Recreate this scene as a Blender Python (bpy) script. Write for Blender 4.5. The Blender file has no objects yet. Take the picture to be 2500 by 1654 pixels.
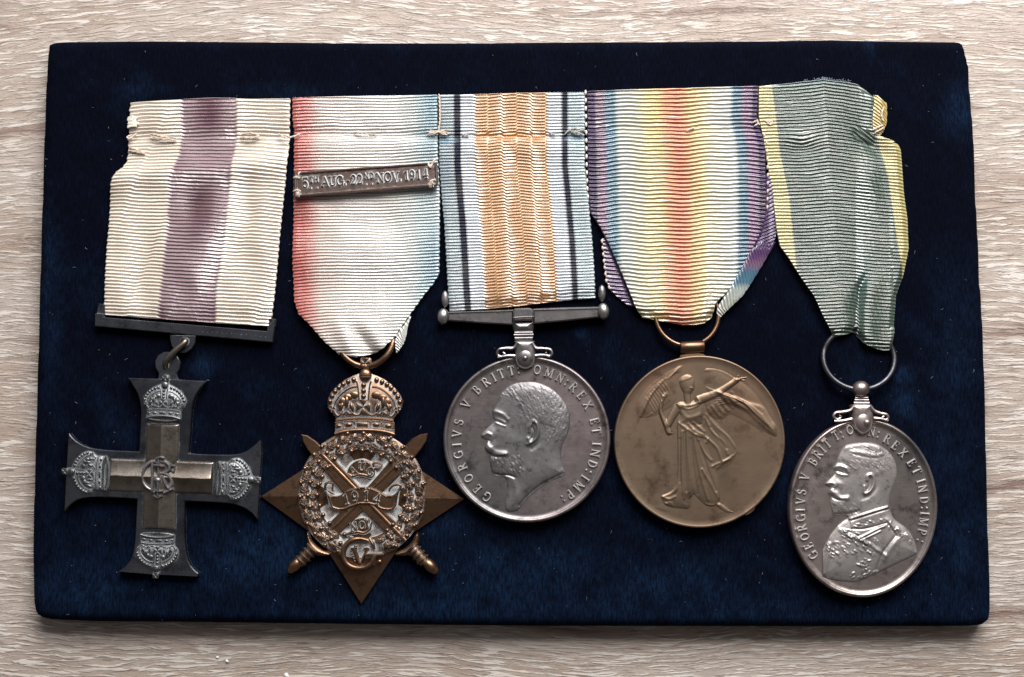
import bpy, math, random
import numpy as np
from mathutils import Vector, geometry
random.seed(7); np.random.seed(7)
scene = bpy.context.scene

# ------------------------------------------------------------------ camera
S = 8.82e-5                    # metres covered by one pixel of the photograph on the board
ZB = 0.0052                    # top of the board above the table
DIST = 0.27; TILT = math.radians(5.0)
cam_d = bpy.data.cameras.new('camera'); cam = bpy.data.objects.new('camera', cam_d)
scene.collection.objects.link(cam); scene.camera = cam
cam.location = (0, -DIST * math.sin(TILT), ZB + DIST * math.cos(TILT))
cam.rotation_euler = (TILT, 0, 0)
cam_d.sensor_width = 36.0
cam_d.lens = 36.0 * DIST / (2500 * S)
cam_d.clip_start = 0.01; cam_d.clip_end = 20.0

# ------------------------------------------------------------------ world: a dim room
world = bpy.data.worlds.new('World'); scene.world = world; world.use_nodes = True
wn = world.node_tree.nodes; wl = world.node_tree.links; wn.clear()
wo = wn.new('ShaderNodeOutputWorld'); bg = wn.new('ShaderNodeBackground')
tc = wn.new('ShaderNodeTexCoord'); sp = wn.new('ShaderNodeSeparateXYZ'); rp = wn.new('ShaderNodeValToRGB')
mr = wn.new('ShaderNodeMapRange'); mr.inputs[1].default_value = -1; mr.inputs[2].default_value = 1
wl.new(tc.outputs['Generated'], sp.inputs[0]); wl.new(sp.outputs['Y'], mr.inputs[0]); wl.new(mr.outputs[0], rp.inputs[0])
while len(rp.color_ramp.elements) < 5: rp.color_ramp.elements.new(0.5)
for e, (p_, c_) in zip(rp.color_ramp.elements, ((0.0, (0.10, 0.09, 0.085)), (0.40, (0.095, 0.085, 0.082)), (0.52, (0.105, 0.098, 0.098)), (0.64, (0.24, 0.235, 0.24)), (1.0, (0.46, 0.48, 0.52)))):
    e.position = p_; e.color = c_ + (1,)
wl.new(rp.outputs[0], bg.inputs[0]); bg.inputs[1].default_value = 1.1; wl.new(bg.outputs[0], wo.inputs[0])

# ------------------------------------------------------------------ the window beyond the top of the picture
ld = bpy.data.lights.new('window_light', 'AREA'); ld.shape = 'RECTANGLE'; ld.size = 0.50; ld.size_y = 0.34
ld.energy = 8.8; ld.color = (1.0, 0.975, 0.95)
lo = bpy.data.objects.new('window_light', ld); scene.collection.objects.link(lo)
lo.location = (0.10, 0.42, 0.34)
lo.rotation_euler = (Vector((0, 0, 0)) - Vector(lo.location)).to_track_quat('-Z', 'Y').to_euler()
vs = scene.view_settings
scene.display_settings.display_device = 'sRGB'
vs.view_transform = 'Standard'; vs.look = 'None'; vs.exposure = 0.0; vs.gamma = 1.0; vs.use_curve_mapping = False

# ------------------------------------------------------------------ helpers
CT, ST = math.cos(TILT), math.sin(TILT)
CAM = np.array(cam.location)
def W(P, href):
    """outline traced at the height href (px above the board) -> metres; heights then go straight up"""
    P = np.asarray(P, float)
    z = ZB + href * S
    dx = (P[:, 0] - 1250) * S; dy = -(P[:, 1] - 827) * S
    # ray direction in world
    d = np.stack([dx, dy * CT + DIST * ST, dy * ST - DIST * CT], 1)
    t = (z - CAM[2]) / d[:, 2]
    out = np.empty_like(P)
    out[:, 0] = CAM[0] + d[:, 0] * t
    out[:, 1] = CAM[1] + d[:, 1] * t
    out[:, 2] = ZB + P[:, 2] * S
    return out

def Z(ox, oy, s, pts):
    return [(ox + p[0] / s, oy + p[1] / s) + tuple(p[2:]) for p in pts]

ORG = {}
class MB:
    def __init__(s): s.V = []; s.F = []; s.n = 0
    def add(s, VF):
        V, F = VF
        V = np.asarray(V, float)
        s.F += [tuple(int(i) + s.n for i in f) for f in F]
        s.V.append(V); s.n += len(V)
        return s
    def get(s): return (np.concatenate(s.V) if s.V else np.zeros((0, 3))), s.F

def mesh_from(name, V, F, smooth=True, ang=40, colors=None):
    me = bpy.data.meshes.new(name)
    if isinstance(F, np.ndarray):
        k = F.shape[1]; nf = len(F)
        me.vertices.add(len(V)); me.vertices.foreach_set('co', V.astype(np.float32).ravel())
        me.loops.add(nf * k); me.loops.foreach_set('vertex_index', F.astype(np.int32).ravel())
        me.polygons.add(nf); me.polygons.foreach_set('loop_start', np.arange(0, nf * k, k, dtype=np.int32))
        me.update(calc_edges=True); me.validate()
    else:
        me.from_pydata([tuple(v) for v in V], [], F)
    if smooth:
        me.polygons.foreach_set('use_smooth', [True] * len(me.polygons))
        if ang: me.set_sharp_from_angle(angle=math.radians(ang))
    if colors is not None:
        a = me.color_attributes.new('Col', 'FLOAT_COLOR', 'POINT')
        c = np.ones((len(V), 4), np.float32); c[:, :3] = colors
        a.data.foreach_set('color', c.ravel())
    me.update()
    return me

def put(name, VF, mat, parent=None, href=0.0, smooth=True, ang=40, colors=None, label=None, flip=False):
    V, F = VF
    V = np.asarray(V, float)
    Wd = W(V, href)
    o0 = ORG[parent.name] if parent else Wd.mean(0) * 0
    me = mesh_from(name, Wd - o0, F, smooth, ang, colors)
    me.materials.append(mat)
    ob = bpy.data.objects.new(name, me); scene.collection.objects.link(ob)
    if parent: ob.parent = parent
    ORG[ob.name] = o0
    if label: ob['label'] = label
    return ob

def thing(name, label, cat, px, py, group=None, h=0):
    ob = bpy.data.objects.new(name, None); scene.collection.objects.link(ob)
    w = W([(px, py, h)], 0)[0]
    ob.location = w; ob.empty_display_size = 0.005
    ORG[ob.name] = w
    ob['label'] = label; ob['category'] = cat
    if group: ob['group'] = group
    return ob

def rot2(pts, a):
    c, s = math.cos(math.radians(a)), math.sin(math.radians(a))
    return [(p[0] * c - p[1] * s, p[0] * s + p[1] * c) + tuple(p[2:]) for p in pts]
def place(pts, cx, cy, a=0, sx=1, sy=None):
    sy = sx if sy is None else sy
    return [(cx + p[0], cy + p[1]) + tuple(p[2:]) for p in rot2([(p[0] * sx, p[1] * sy) + tuple(p[2:]) for p in pts], a)]

def spline(pts, n=6, closed=False):
    P = np.array(pts, float); m = len(P); out = []
    rng = range(m) if closed else range(m - 1)
    for i in rng:
        if closed: p0, p1, p2, p3 = P[(i - 1) % m], P[i], P[(i + 1) % m], P[(i + 2) % m]
        else: p0, p1, p2, p3 = P[max(i - 1, 0)], P[i], P[i + 1], P[min(i + 2, m - 1)]
        for k in range(n):
            t = k / n
            out.append(0.5 * ((2 * p1) + (-p0 + p2) * t + (2 * p0 - 5 * p1 + 4 * p2 - p3) * t * t + (-p0 + 3 * p1 - 3 * p2 + p3) * t ** 3))
    if not closed: out.append(P[-1])
    return [tuple(q) for q in out]

def area2(poly):
    a = 0
    for i in range(len(poly)):
        x0, y0 = poly[i][:2]; x1, y1 = poly[(i + 1) % len(poly)][:2]
        a += x0 * y1 - x1 * y0
    return a

def inset(poly, d):
    P = np.array([p[:2] for p in poly], float); n = len(P); out = []
    for i in range(n):
        a, b, c = P[(i - 1) % n], P[i], P[(i + 1) % n]
        e1 = b - a; e2 = c - b
        e1 /= (np.linalg.norm(e1) + 1e-9); e2 /= (np.linalg.norm(e2) + 1e-9)
        n1 = np.array([-e1[1], e1[0]]); n2 = np.array([-e2[1], e2[0]])
        m = n1 + n2; l = np.linalg.norm(m)
        if l < 1e-6: m = n1; l = 1
        m /= l
        k = d / max(0.35, float(np.dot(m, n1)))
        out.append(tuple(b + m * k))
    return out

def prism(poly, h0, h1, bev=1.5, holes=None):
    """poly in px (y down). solid with bevelled top edge, bottom closed"""
    poly = [tuple(p[:2]) for p in poly]
    if area2(poly) < 0: poly = poly[::-1]      # inset() then moves inward
    n = len(poly)
    ins = inset(poly, bev)
    V = [(x, y, h0) for x, y in poly] + [(x, y, h1 - bev) for x, y in poly] + [(x, y, h1) for x, y in ins]
    F = []
    for i in range(n):
        j = (i + 1) % n
        F.append((i + n, j + n, j, i)); F.append((i + 2 * n, j + 2 * n, j + n, i + n))
    tri = geometry.tessellate_polygon([[Vector((x, y, 0)) for x, y in ins]])
    for t in tri:
        a, b, c = t
        ar = (ins[b][0] - ins[a][0]) * (ins[c][1] - ins[a][1]) - (ins[c][0] - ins[a][0]) * (ins[b][1] - ins[a][1])
        if ar > 0: t = (c, b, a)
        F.append(tuple(k + 2 * n for k in t)); F.append(tuple(reversed(t)))
    return V, F

def tube(path, r, seg=8, closed=False, flat=1.0):
    P = np.array(path, float); n = len(P)
    r = np.ones(n) * r if np.isscalar(r) else np.interp(np.linspace(0, 1, n), np.linspace(0, 1, len(r)), r)
    T = np.zeros_like(P)
    if closed: T = np.roll(P, -1, 0) - np.roll(P, 1, 0)
    else: T[1:-1] = P[2:] - P[:-2]; T[0] = P[1] - P[0]; T[-1] = P[-1] - P[-2]
    T /= (np.linalg.norm(T, axis=1, keepdims=True) + 1e-9)
    up = np.array([0, 0, 1.0])
    B = np.cross(T, up); l = np.linalg.norm(B, axis=1, keepdims=True)
    B = np.where(l > 0.15, B / (l + 1e-9), np.array([1.0, 0, 0]))
    N = np.cross(B, T)
    V = []
    for k in range(seg):
        a = 2 * math.pi * k / seg
        V.append(P + B * (math.cos(a) * r)[:, None] + N * (math.sin(a) * r * flat)[:, None])
    V = np.stack(V, 1).reshape(-1, 3)
    F = []
    m = n if closed else n - 1
    for i in range(m):
        j = (i + 1) % n
        for k in range(seg):
            l2 = (k + 1) % seg
            F.append((i * seg + k, i * seg + l2, j * seg + l2, j * seg + k))
    if not closed:
        F.append(tuple(range(seg - 1, -1, -1))); F.append(tuple((n - 1) * seg + k for k in range(seg)))
    # pixel space is mirrored (y down): reverse
    F = [f[::-1] for f in F]
    return V, F

def fixn(VF):  # make the winding outward for a closed convex-ish bit (y-down space)
    return VF

def ball(cx, cy, h, rx, ry=None, rz=None, rot=0, nu=14, nv=8):
    ry = ry or rx; rz = rz or rx
    V = [(0, 0, rz)]
    for j in range(1, nv):
        a = math.pi * j / nv
        for i in range(nu):
            b = 2 * math.pi * i / nu
            V.append((rx * math.sin(a) * math.cos(b), ry * math.sin(a) * math.sin(b), rz * math.cos(a)))
    V.append((0, 0, -rz)); F = []
    for i in range(nu):
        F.append((0, 1 + (i + 1) % nu, 1 + i))
        for j in range(nv - 2):
            a = 1 + j * nu + i; b = 1 + j * nu + (i + 1) % nu
            F.append((a, b, b + nu, a + nu))
        a = 1 + (nv - 2) * nu
        F.append((a + i, a + (i + 1) % nu, len(V) - 1))
    V = [(cx + p[0], cy + p[1], h + p[2]) for p in rot2(V, rot)]
    return V, F

def lathe(cx, cy, rx, ry, prof, n=160, rot=0, axis_cap=True):
    """rings: prof = [(inset px, h)...] from outer bottom to centre top"""
    V = []; F = []
    for (d, h) in prof:
        for i in range(n):
            a = 2 * math.pi * i / n
            V.append(((rx - d) * math.cos(a), (ry - d) * math.sin(a), h))
    m = len(prof)
    for j in range(m - 1):
        for i in range(n):
            k = (i + 1) % n
            F.append((j * n + i, (j + 1) * n + i, (j + 1) * n + k, j * n + k))
    V.append((0, 0, prof[-1][1])); c = len(V) - 1
    for i in range(n): F.append(((m - 1) * n + i, c, (m - 1) * n + (i + 1) % n))
    V.append((0, 0, prof[0][1])); c = len(V) - 1
    for i in range(n): F.append(((i + 1) % n, c, i))
    V = [(cx + p[0], cy + p[1], p[2]) for p in rot2(V, rot)]
    return V, F

# ---- distance fields (numpy) ----
def seg_dist(X, Y, path):
    P = np.array([p[:2] for p in path], float)
    best = np.full(X.shape, 1e9)
    for i in range(len(P) - 1):
        a, b = P[i], P[i + 1]; ab = b - a; L = float(ab @ ab) + 1e-12
        t = np.clip(((X - a[0]) * ab[0] + (Y - a[1]) * ab[1]) / L, 0, 1)
        d = np.hypot(X - a[0] - t * ab[0], Y - a[1] - t * ab[1])
        best = np.minimum(best, d)
    return best
def poly_sdf(X, Y, poly):
    P = [tuple(p[:2]) for p in poly]
    d = seg_dist(X, Y, P + [P[0]])
    ins = np.zeros(X.shape, bool)
    n = len(P)
    for i in range(n):
        x0, y0 = P[i]; x1, y1 = P[(i + 1) % n]
        if y0 == y1: continue
        c = ((y0 > Y) != (y1 > Y)) & (X < (x1 - x0) * (Y - y0) / (y1 - y0) + x0)
        ins ^= c
    return np.where(ins, d, -d)
def ridge(X, Y, path, w, h):
    P = np.array([p[:2] for p in path], float)
    m = (X > P[:, 0].min() - 3 * w) & (X < P[:, 0].max() + 3 * w) & (Y > P[:, 1].min() - 3 * w) & (Y < P[:, 1].max() + 3 * w)
    out = np.zeros(X.shape)
    if m.any():
        d = seg_dist(X[m], Y[m], path)
        out[m] = h * np.exp(-(d / w) ** 2)
    return out

def relief(sdf, bbox, step, hfun, hbase, rel=False):
    x0, y0, x1, y1 = bbox
    xs = np.arange(x0, x1 + step, step); ys = np.arange(y0, y1 + step, step)
    X, Y = np.meshgrid(xs, ys); ny, nx = X.shape
    D = sdf(X, Y)
    # keep cells touching the inside
    ins = D > 0
    c = ins[:-1, :-1] | ins[1:, :-1] | ins[:-1, 1:] | ins[1:, 1:]
    near = D > -step * 1.6
    c &= near[:-1, :-1] & near[1:, :-1] & near[:-1, 1:] & near[1:, 1:]
    idx = np.arange(ny * nx).reshape(ny, nx)
    q = np.stack([idx[:-1, :-1], idx[:-1, 1:], idx[1:, 1:], idx[1:, :-1]], -1)[c]
    used, inv = np.unique(q.ravel(), return_inverse=True)
    F = inv.reshape(-1, 4)
    x = X.ravel()[used].copy(); y = Y.ravel()[used].copy(); d = D.ravel()[used].copy()
    e = 0.25
    for _ in range(3):
        m = d < 0
        if not m.any(): break
        xm, ym = x[m], y[m]
        gx = (sdf(xm + e, ym) - sdf(xm - e, ym)) / (2 * e); gy = (sdf(xm, ym + e) - sdf(xm, ym - e)) / (2 * e)
        g2 = gx * gx + gy * gy + 1e-4
        st = -d[m] / g2
        mx = np.hypot(gx * st, gy * st); k = np.minimum(1, step * 1.5 / (mx + 1e-9))
        x[m] = xm + gx * st * k; y[m] = ym + gy * st * k
        dn = sdf(x[m], y[m]); dn[np.abs(dn) < 0.02] = 0.0
        d[m] = dn
    h = hfun(x, y, np.maximum(d, 0))
    F = F[:, ::-1]
    # skirt
    E = np.concatenate([F[:, [0, 1]], F[:, [1, 2]], F[:, [2, 3]], F[:, [3, 0]]])
    key = E[:, 0].astype(np.int64) * len(x) + E[:, 1]; rkey = E[:, 1].astype(np.int64) * len(x) + E[:, 0]
    bd = E[~np.isin(key, rkey)]
    bv, binv = np.unique(bd.ravel(), return_inverse=True); binv = binv.reshape(-1, 2)
    nb = len(x)
    hb = h[bv] + hbase if rel else np.full(len(bv), float(hbase))
    V = np.stack([np.concatenate([x, x[bv]]), np.concatenate([y, y[bv]]), np.concatenate([h, hb])], 1)
    SK = np.stack([bd[:, 1], bd[:, 0], nb + binv[:, 0], nb + binv[:, 1]], 1)
    return V, np.concatenate([F, SK])

# ------------------------------------------------------------------ materials
class NT:
    def __init__(s, name):
        s.m = bpy.data.materials.new(name); s.m.use_nodes = True
        s.t = s.m.node_tree; s.n = s.t.nodes; s.l = s.t.links; s.n.clear()
        s.out = s.n.new('ShaderNodeOutputMaterial'); s.b = s.n.new('ShaderNodeBsdfPrincipled')
        s.l.new(s.b.outputs[0], s.out.inputs[0])
        s.tc = s.n.new('ShaderNodeTexCoord')
        g = s.n.new('ShaderNodeNewGeometry'); s.pos = g.outputs['Position']
    def set(s, **k):
        for a, v in k.items(): s.b.inputs[a.replace('_', ' ')].default_value = v
        return s
    def mapping(s, sc=(1, 1, 1), src=None, rot=(0, 0, 0)):
        m = s.n.new('ShaderNodeMapping'); m.inputs['Scale'].default_value = sc; m.inputs['Rotation'].default_value = rot
        s.l.new(src or s.pos, m.inputs[0]); return m.outputs[0]
    def noise(s, vec, scale, detail=2, rough=0.5, dist=0.0):
        m = s.n.new('ShaderNodeTexNoise'); m.inputs['Scale'].default_value = scale; m.inputs['Detail'].default_value = detail
        m.inputs['Roughness'].default_value = rough; m.inputs['Distortion'].default_value = dist
        s.l.new(vec, m.inputs['Vector']); return m.outputs['Fac']
    def ramp(s, fac, stops, mode='LINEAR'):
        r = s.n.new('ShaderNodeValToRGB'); cr = r.color_ramp; cr.interpolation = mode
        while len(cr.elements) < len(stops): cr.elements.new(0.5)
        for e, (p, c) in zip(cr.elements, stops):
            e.position = p; e.color = (c, c, c, 1) if np.isscalar(c) else tuple(c) + (1,)
        s.l.new(fac, r.inputs[0]); return r.outputs[0]
    def mix(s, fac, a, b, mode='MIX'):
        m = s.n.new('ShaderNodeMix'); m.data_type = 'RGBA'; m.blend_type = mode; m.clamp_result = False
        for inp, v in ((m.inputs[0], fac), (m.inputs[6], a), (m.inputs[7], b)):
            if hasattr(v, 'is_linked') or hasattr(v, 'links'): s.l.new(v, inp)
            elif np.isscalar(v): inp.default_value = v if inp is m.inputs[0] else (v, v, v, 1)
            else: inp.default_value = tuple(v) + (1,) if len(v) == 3 else v
        return m.outputs[2]
    def math(s, op, a, b=0.0, c=0.0, clamp=False):
        m = s.n.new('ShaderNodeMath'); m.operation = op; m.use_clamp = clamp
        for i, v in enumerate((a, b, c)):
            if hasattr(v, 'links'): s.l.new(v, m.inputs[i])
            else: m.inputs[i].default_value = v
        return m.outputs[0]
    def bump(s, h, dist, strength=1.0, prev=None):
        b = s.n.new('ShaderNodeBump'); b.inputs['Distance'].default_value = dist; b.inputs['Strength'].default_value = strength
        s.l.new(h, b.inputs['Height'])
        if prev is not None: s.l.new(prev, b.inputs['Normal'])
        return b.outputs[0]
    def link(s, o, name): s.l.new(o, s.b.inputs[name]); return s

def metal(name, c1, c2, rough=(0.28, 0.5), dirt=(0.6, 0.62, 0.6), damt=0.0, ddist=0.0009, metallic=0.95, scale=160, c3=None, bump=0.00001):
    t = NT(name)
    v = t.mapping((1, 1, 1))
    n1 = t.noise(v, scale, 4, 0.6); n2 = t.noise(v, scale * 7, 3, 0.6); n3 = t.noise(v, scale * 0.4, 2, 0.5)
    f = t.ramp(n1, [(0.36, 0.0), (0.64, 1.0)])
    col = t.mix(f, c1, c2)
    if c3 is not None:
        col = t.mix(t.ramp(n3, [(0.45, 0.0), (0.62, 1.0)]), col, c3)
    spots = t.noise(v, scale * 3.2, 5, 0.75)
    col = t.mix(t.ramp(spots, [(0.52, 0.0), (0.68, 0.75)]), col, tuple(x * 0.38 for x in c2))      # tarnish and handling marks
    scr = t.noise(t.mapping((260, 5200, 1), rot=(0, 0, 0.6)), 1.0, 2, 0.5, 0.3)
    rg = t.math('MULTIPLY_ADD', n2, (rough[1] - rough[0]) * 0.8, rough[0])
    rg = t.math('ADD', rg, t.math('MULTIPLY', t.ramp(n1, [(0.4, 0.0), (0.6, 1.0)]), 0.08))
    rg = t.math('ADD', rg, t.math('MULTIPLY', t.ramp(scr, [(0.60, 0.0), (0.66, 1.0)]), 0.04))
    met = metallic
    if damt > 0:
        ao = t.n.new('ShaderNodeAmbientOcclusion'); ao.samples = 4; ao.inputs['Distance'].default_value = ddist
        d0 = t.math('SUBTRACT', 1.0, ao.outputs['AO'])
        d1 = t.math('MULTIPLY_ADD', n2, 0.5, d0)
        d2 = t.ramp(d1, [(0.50, 0.0), (0.74, 1.0)])
        fac = t.math('MULTIPLY', d2, damt)
        col = t.mix(fac, col, dirt)
        met = t.math('MULTIPLY_ADD', fac, -metallic, metallic, True)
        rg = t.math('MULTIPLY_ADD', fac, 0.4, rg, True)
        t.link(met, 'Metallic')
    else: t.b.inputs['Metallic'].default_value = metallic
    t.link(col, 'Base Color').link(rg, 'Roughness')
    big = t.bump(t.noise(v, 70, 2, 0.5), 0.00022, 1.0)
    t.link(t.bump(t.math('ADD', n2, t.noise(v, scale * 20, 2, 0.5)), bump, 1.0, big), 'Normal')
    return t.m

M = {}
DIRT = (0.50, 0.52, 0.52)
M['bronze'] = metal('bronze', (0.235, 0.138, 0.084), (0.13, 0.075, 0.046), (0.25, 0.40), DIRT, 0.45, 0.0006)
M['bronze_residue'] = metal('bronze_with_polish_residue', (0.22, 0.13, 0.082), (0.14, 0.083, 0.054), (0.3, 0.46), (0.58, 0.61, 0.62), 1.0, 0.0024)
M['bronze_scroll'] = metal('bronze_scroll', (0.19, 0.11, 0.068), (0.12, 0.069, 0.043), (0.27, 0.42), (0.60, 0.62, 0.62), 1.0, 0.00035)
M['residue'] = metal('polish_residue', (0.50, 0.53, 0.54), (0.34, 0.33, 0.32), (0.6, 0.8), DIRT, 0.0, metallic=0.1, scale=500)
M['bronze_clean'] = metal('bronze_clean', (0.20, 0.118, 0.072), (0.125, 0.073, 0.046), (0.22, 0.38), DIRT, 0.0)
M['bronze_dark'] = metal('bronze_dark', (0.14, 0.098, 0.086), (0.105, 0.07, 0.062), (0.30, 0.5), (0.60, 0.60, 0.58), 0.75, 0.0006, metallic=0.85)
M['bronze_satin'] = metal('bronze_satin', (0.25, 0.148, 0.095), (0.20, 0.115, 0.078), (0.36, 0.46), DIRT, 0.0, scale=45, c3=(0.185, 0.135, 0.095), bump=0.000004)
M['silver_warm'] = metal('silver_warm', (0.30, 0.27, 0.255), (0.12, 0.11, 0.115), (0.26, 0.42), (0.5, 0.5, 0.5), 0.0, scale=55, c3=(0.33, 0.275, 0.26), metallic=0.9)  # c3: pinkish reflections painted into the silver as patches
M['silver'] = metal('silver', (0.25, 0.235, 0.232), (0.10, 0.096, 0.102), (0.26, 0.44), (0.5, 0.5, 0.5), 0.0, scale=75, c3=(0.255, 0.21, 0.21), metallic=0.9)  # c3: patches of pinkish reflection put into the base colour
M['silver_relief'] = metal('silver_relief', (0.255, 0.24, 0.245), (0.12, 0.115, 0.12), (0.32, 0.48), (0.5, 0.5, 0.5), 0.0, scale=160, metallic=0.8)
M['silver_pale'] = metal('silver_pale', (0.39, 0.36, 0.345), (0.25, 0.23, 0.225), (0.32, 0.46), (0.5, 0.5, 0.5), 0.0, scale=140, metallic=0.72)
M['silver_letter'] = metal('silver_letter', (0.52, 0.50, 0.48), (0.38, 0.36, 0.35), (0.32, 0.46), (0.5, 0.5, 0.5), 0.0, scale=300, metallic=0.5)
M['silver_bright'] = metal('silver_bright', (0.52, 0.50, 0.50), (0.38, 0.37, 0.37), (0.24, 0.4), (0.5, 0.5, 0.5), 0.0, scale=260)
M['steel_black'] = metal('steel_black', (0.09, 0.093, 0.105), (0.05, 0.052, 0.06), (0.24, 0.4), (0.3, 0.3, 0.3), 0.0, scale=200)
M['steel_dark'] = metal('steel_dark', (0.17, 0.18, 0.21), (0.06, 0.064, 0.078), (0.18, 0.34), (0.45, 0.49, 0.50), 0.6, 0.0006, scale=60)
M['steel_crown'] = metal('steel_crown', (0.19, 0.19, 0.195), (0.11, 0.11, 0.115), (0.30, 0.46), (0.36, 0.39, 0.40), 0.3, 0.0004, scale=300)
M['steel_residue'] = metal('steel_with_polish_residue', (0.24, 0.25, 0.26), (0.14, 0.145, 0.15), (0.34, 0.5), (0.42, 0.46, 0.48), 0.95, 0.0009, scale=300)
M['steel_warm'] = metal('steel_warm', (0.27, 0.24, 0.21), (0.12, 0.098, 0.08), (0.22, 0.38), (0.42, 0.43, 0.42), 0.4, 0.0005, scale=110)

def thread_mat(name, c):
    t = NT(name); n = t.noise(t.mapping(), 5000, 2)
    t.link(t.mix(n, tuple(x * 0.75 for x in c), tuple(min(1, x * 1.2) for x in c)), 'Base Color').set(Roughness=0.6)
    t.link(t.bump(n, 0.00004), 'Normal'); t.b.inputs['Sheen Weight'].default_value = 0.3
    return t.m
M['thread'] = thread_mat('linen_thread', (0.52, 0.43, 0.35))
M['thread_white'] = thread_mat('white_thread', (0.66, 0.62, 0.54))
M['thread_grey'] = thread_mat('grey_thread', (0.36, 0.34, 0.31))
M['lint'] = thread_mat('lint_fibre', (0.11, 0.135, 0.18))
M['crumb'] = thread_mat('chalky_crumb', (0.75, 0.76, 0.76))

def ribbon_mat(name, rough=0.27, spec=1.0, sheen=0.15):
    t = NT(name)
    a = t.n.new('ShaderNodeVertexColor'); a.layer_name = 'Col'
    fib = t.noise(t.mapping((9000, 1200, 1200)), 1.0, 2)       # fine warp threads
    big = t.noise(t.mapping(), 170, 3)
    c = t.mix(t.math('MULTIPLY', fib, 0.32), a.outputs[0], 0.0)
    c = t.mix(t.ramp(big, [(0.5, 0.0), (0.75, 0.16)]), c, (0.30, 0.24, 0.17))
    t.link(c, 'Base Color')
    rg = t.math('MULTIPLY_ADD', fib, 0.2, rough - 0.1)
    t.link(rg, 'Roughness')
    t.b.inputs['IOR'].default_value = 1.60
    sc_ = t.n.new('ShaderNodeSeparateColor'); sc_.mode = 'HSV'; t.l.new(a.outputs[0], sc_.inputs[0])
    t.link(t.math('MULTIPLY_ADD', t.ramp(sc_.outputs[2], [(0.0, 0.0), (0.02, 0.05), (0.06, 0.45), (0.083, 1.0)]), spec - 0.1, 0.1), 'Specular IOR Level')
    t.b.inputs['Sheen Weight'].default_value = sheen; t.b.inputs['Sheen Roughness'].default_value = 0.4
    t.link(t.bump(fib, 0.000018), 'Normal')
    return t.m
M['ribbon'] = ribbon_mat('ribbed_silk')

def velvet_mat():
    t = NT('navy_velvet')
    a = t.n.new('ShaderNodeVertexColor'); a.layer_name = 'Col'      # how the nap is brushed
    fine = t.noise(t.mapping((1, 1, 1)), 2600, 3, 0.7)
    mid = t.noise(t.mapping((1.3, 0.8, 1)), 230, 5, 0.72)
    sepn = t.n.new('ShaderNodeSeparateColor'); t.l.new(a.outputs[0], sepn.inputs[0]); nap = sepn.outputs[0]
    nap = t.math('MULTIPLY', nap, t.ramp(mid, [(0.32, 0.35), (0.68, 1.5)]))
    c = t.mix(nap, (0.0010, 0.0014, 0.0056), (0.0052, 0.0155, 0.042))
    pile = t.noise(t.mapping((2600, 520, 1)), 1.0, 3, 0.7)
    c = t.mix(t.ramp(pile, [(0.38, 0.75), (0.62, 0.0)]), c, (0.0003, 0.0004, 0.0018))
    c = t.mix(t.math('MULTIPLY', fine, 0.35), c, 0.0)
    t.link(c, 'Base Color').set(Roughness=0.85)
    t.b.inputs['Specular IOR Level'].default_value = 0.03
    t.b.inputs['Sheen Roughness'].default_value = 0.35
    t.link(t.math('MULTIPLY_ADD', nap, 0.05, 0.004), 'Sheen Weight')
    t.b.inputs['Sheen Tint'].default_value = (0.10, 0.25, 0.75, 1)
    t.link(t.bump(fine, 0.00012, 0.7), 'Normal')
    return t.m
M['velvet'] = velvet_mat()

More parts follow.
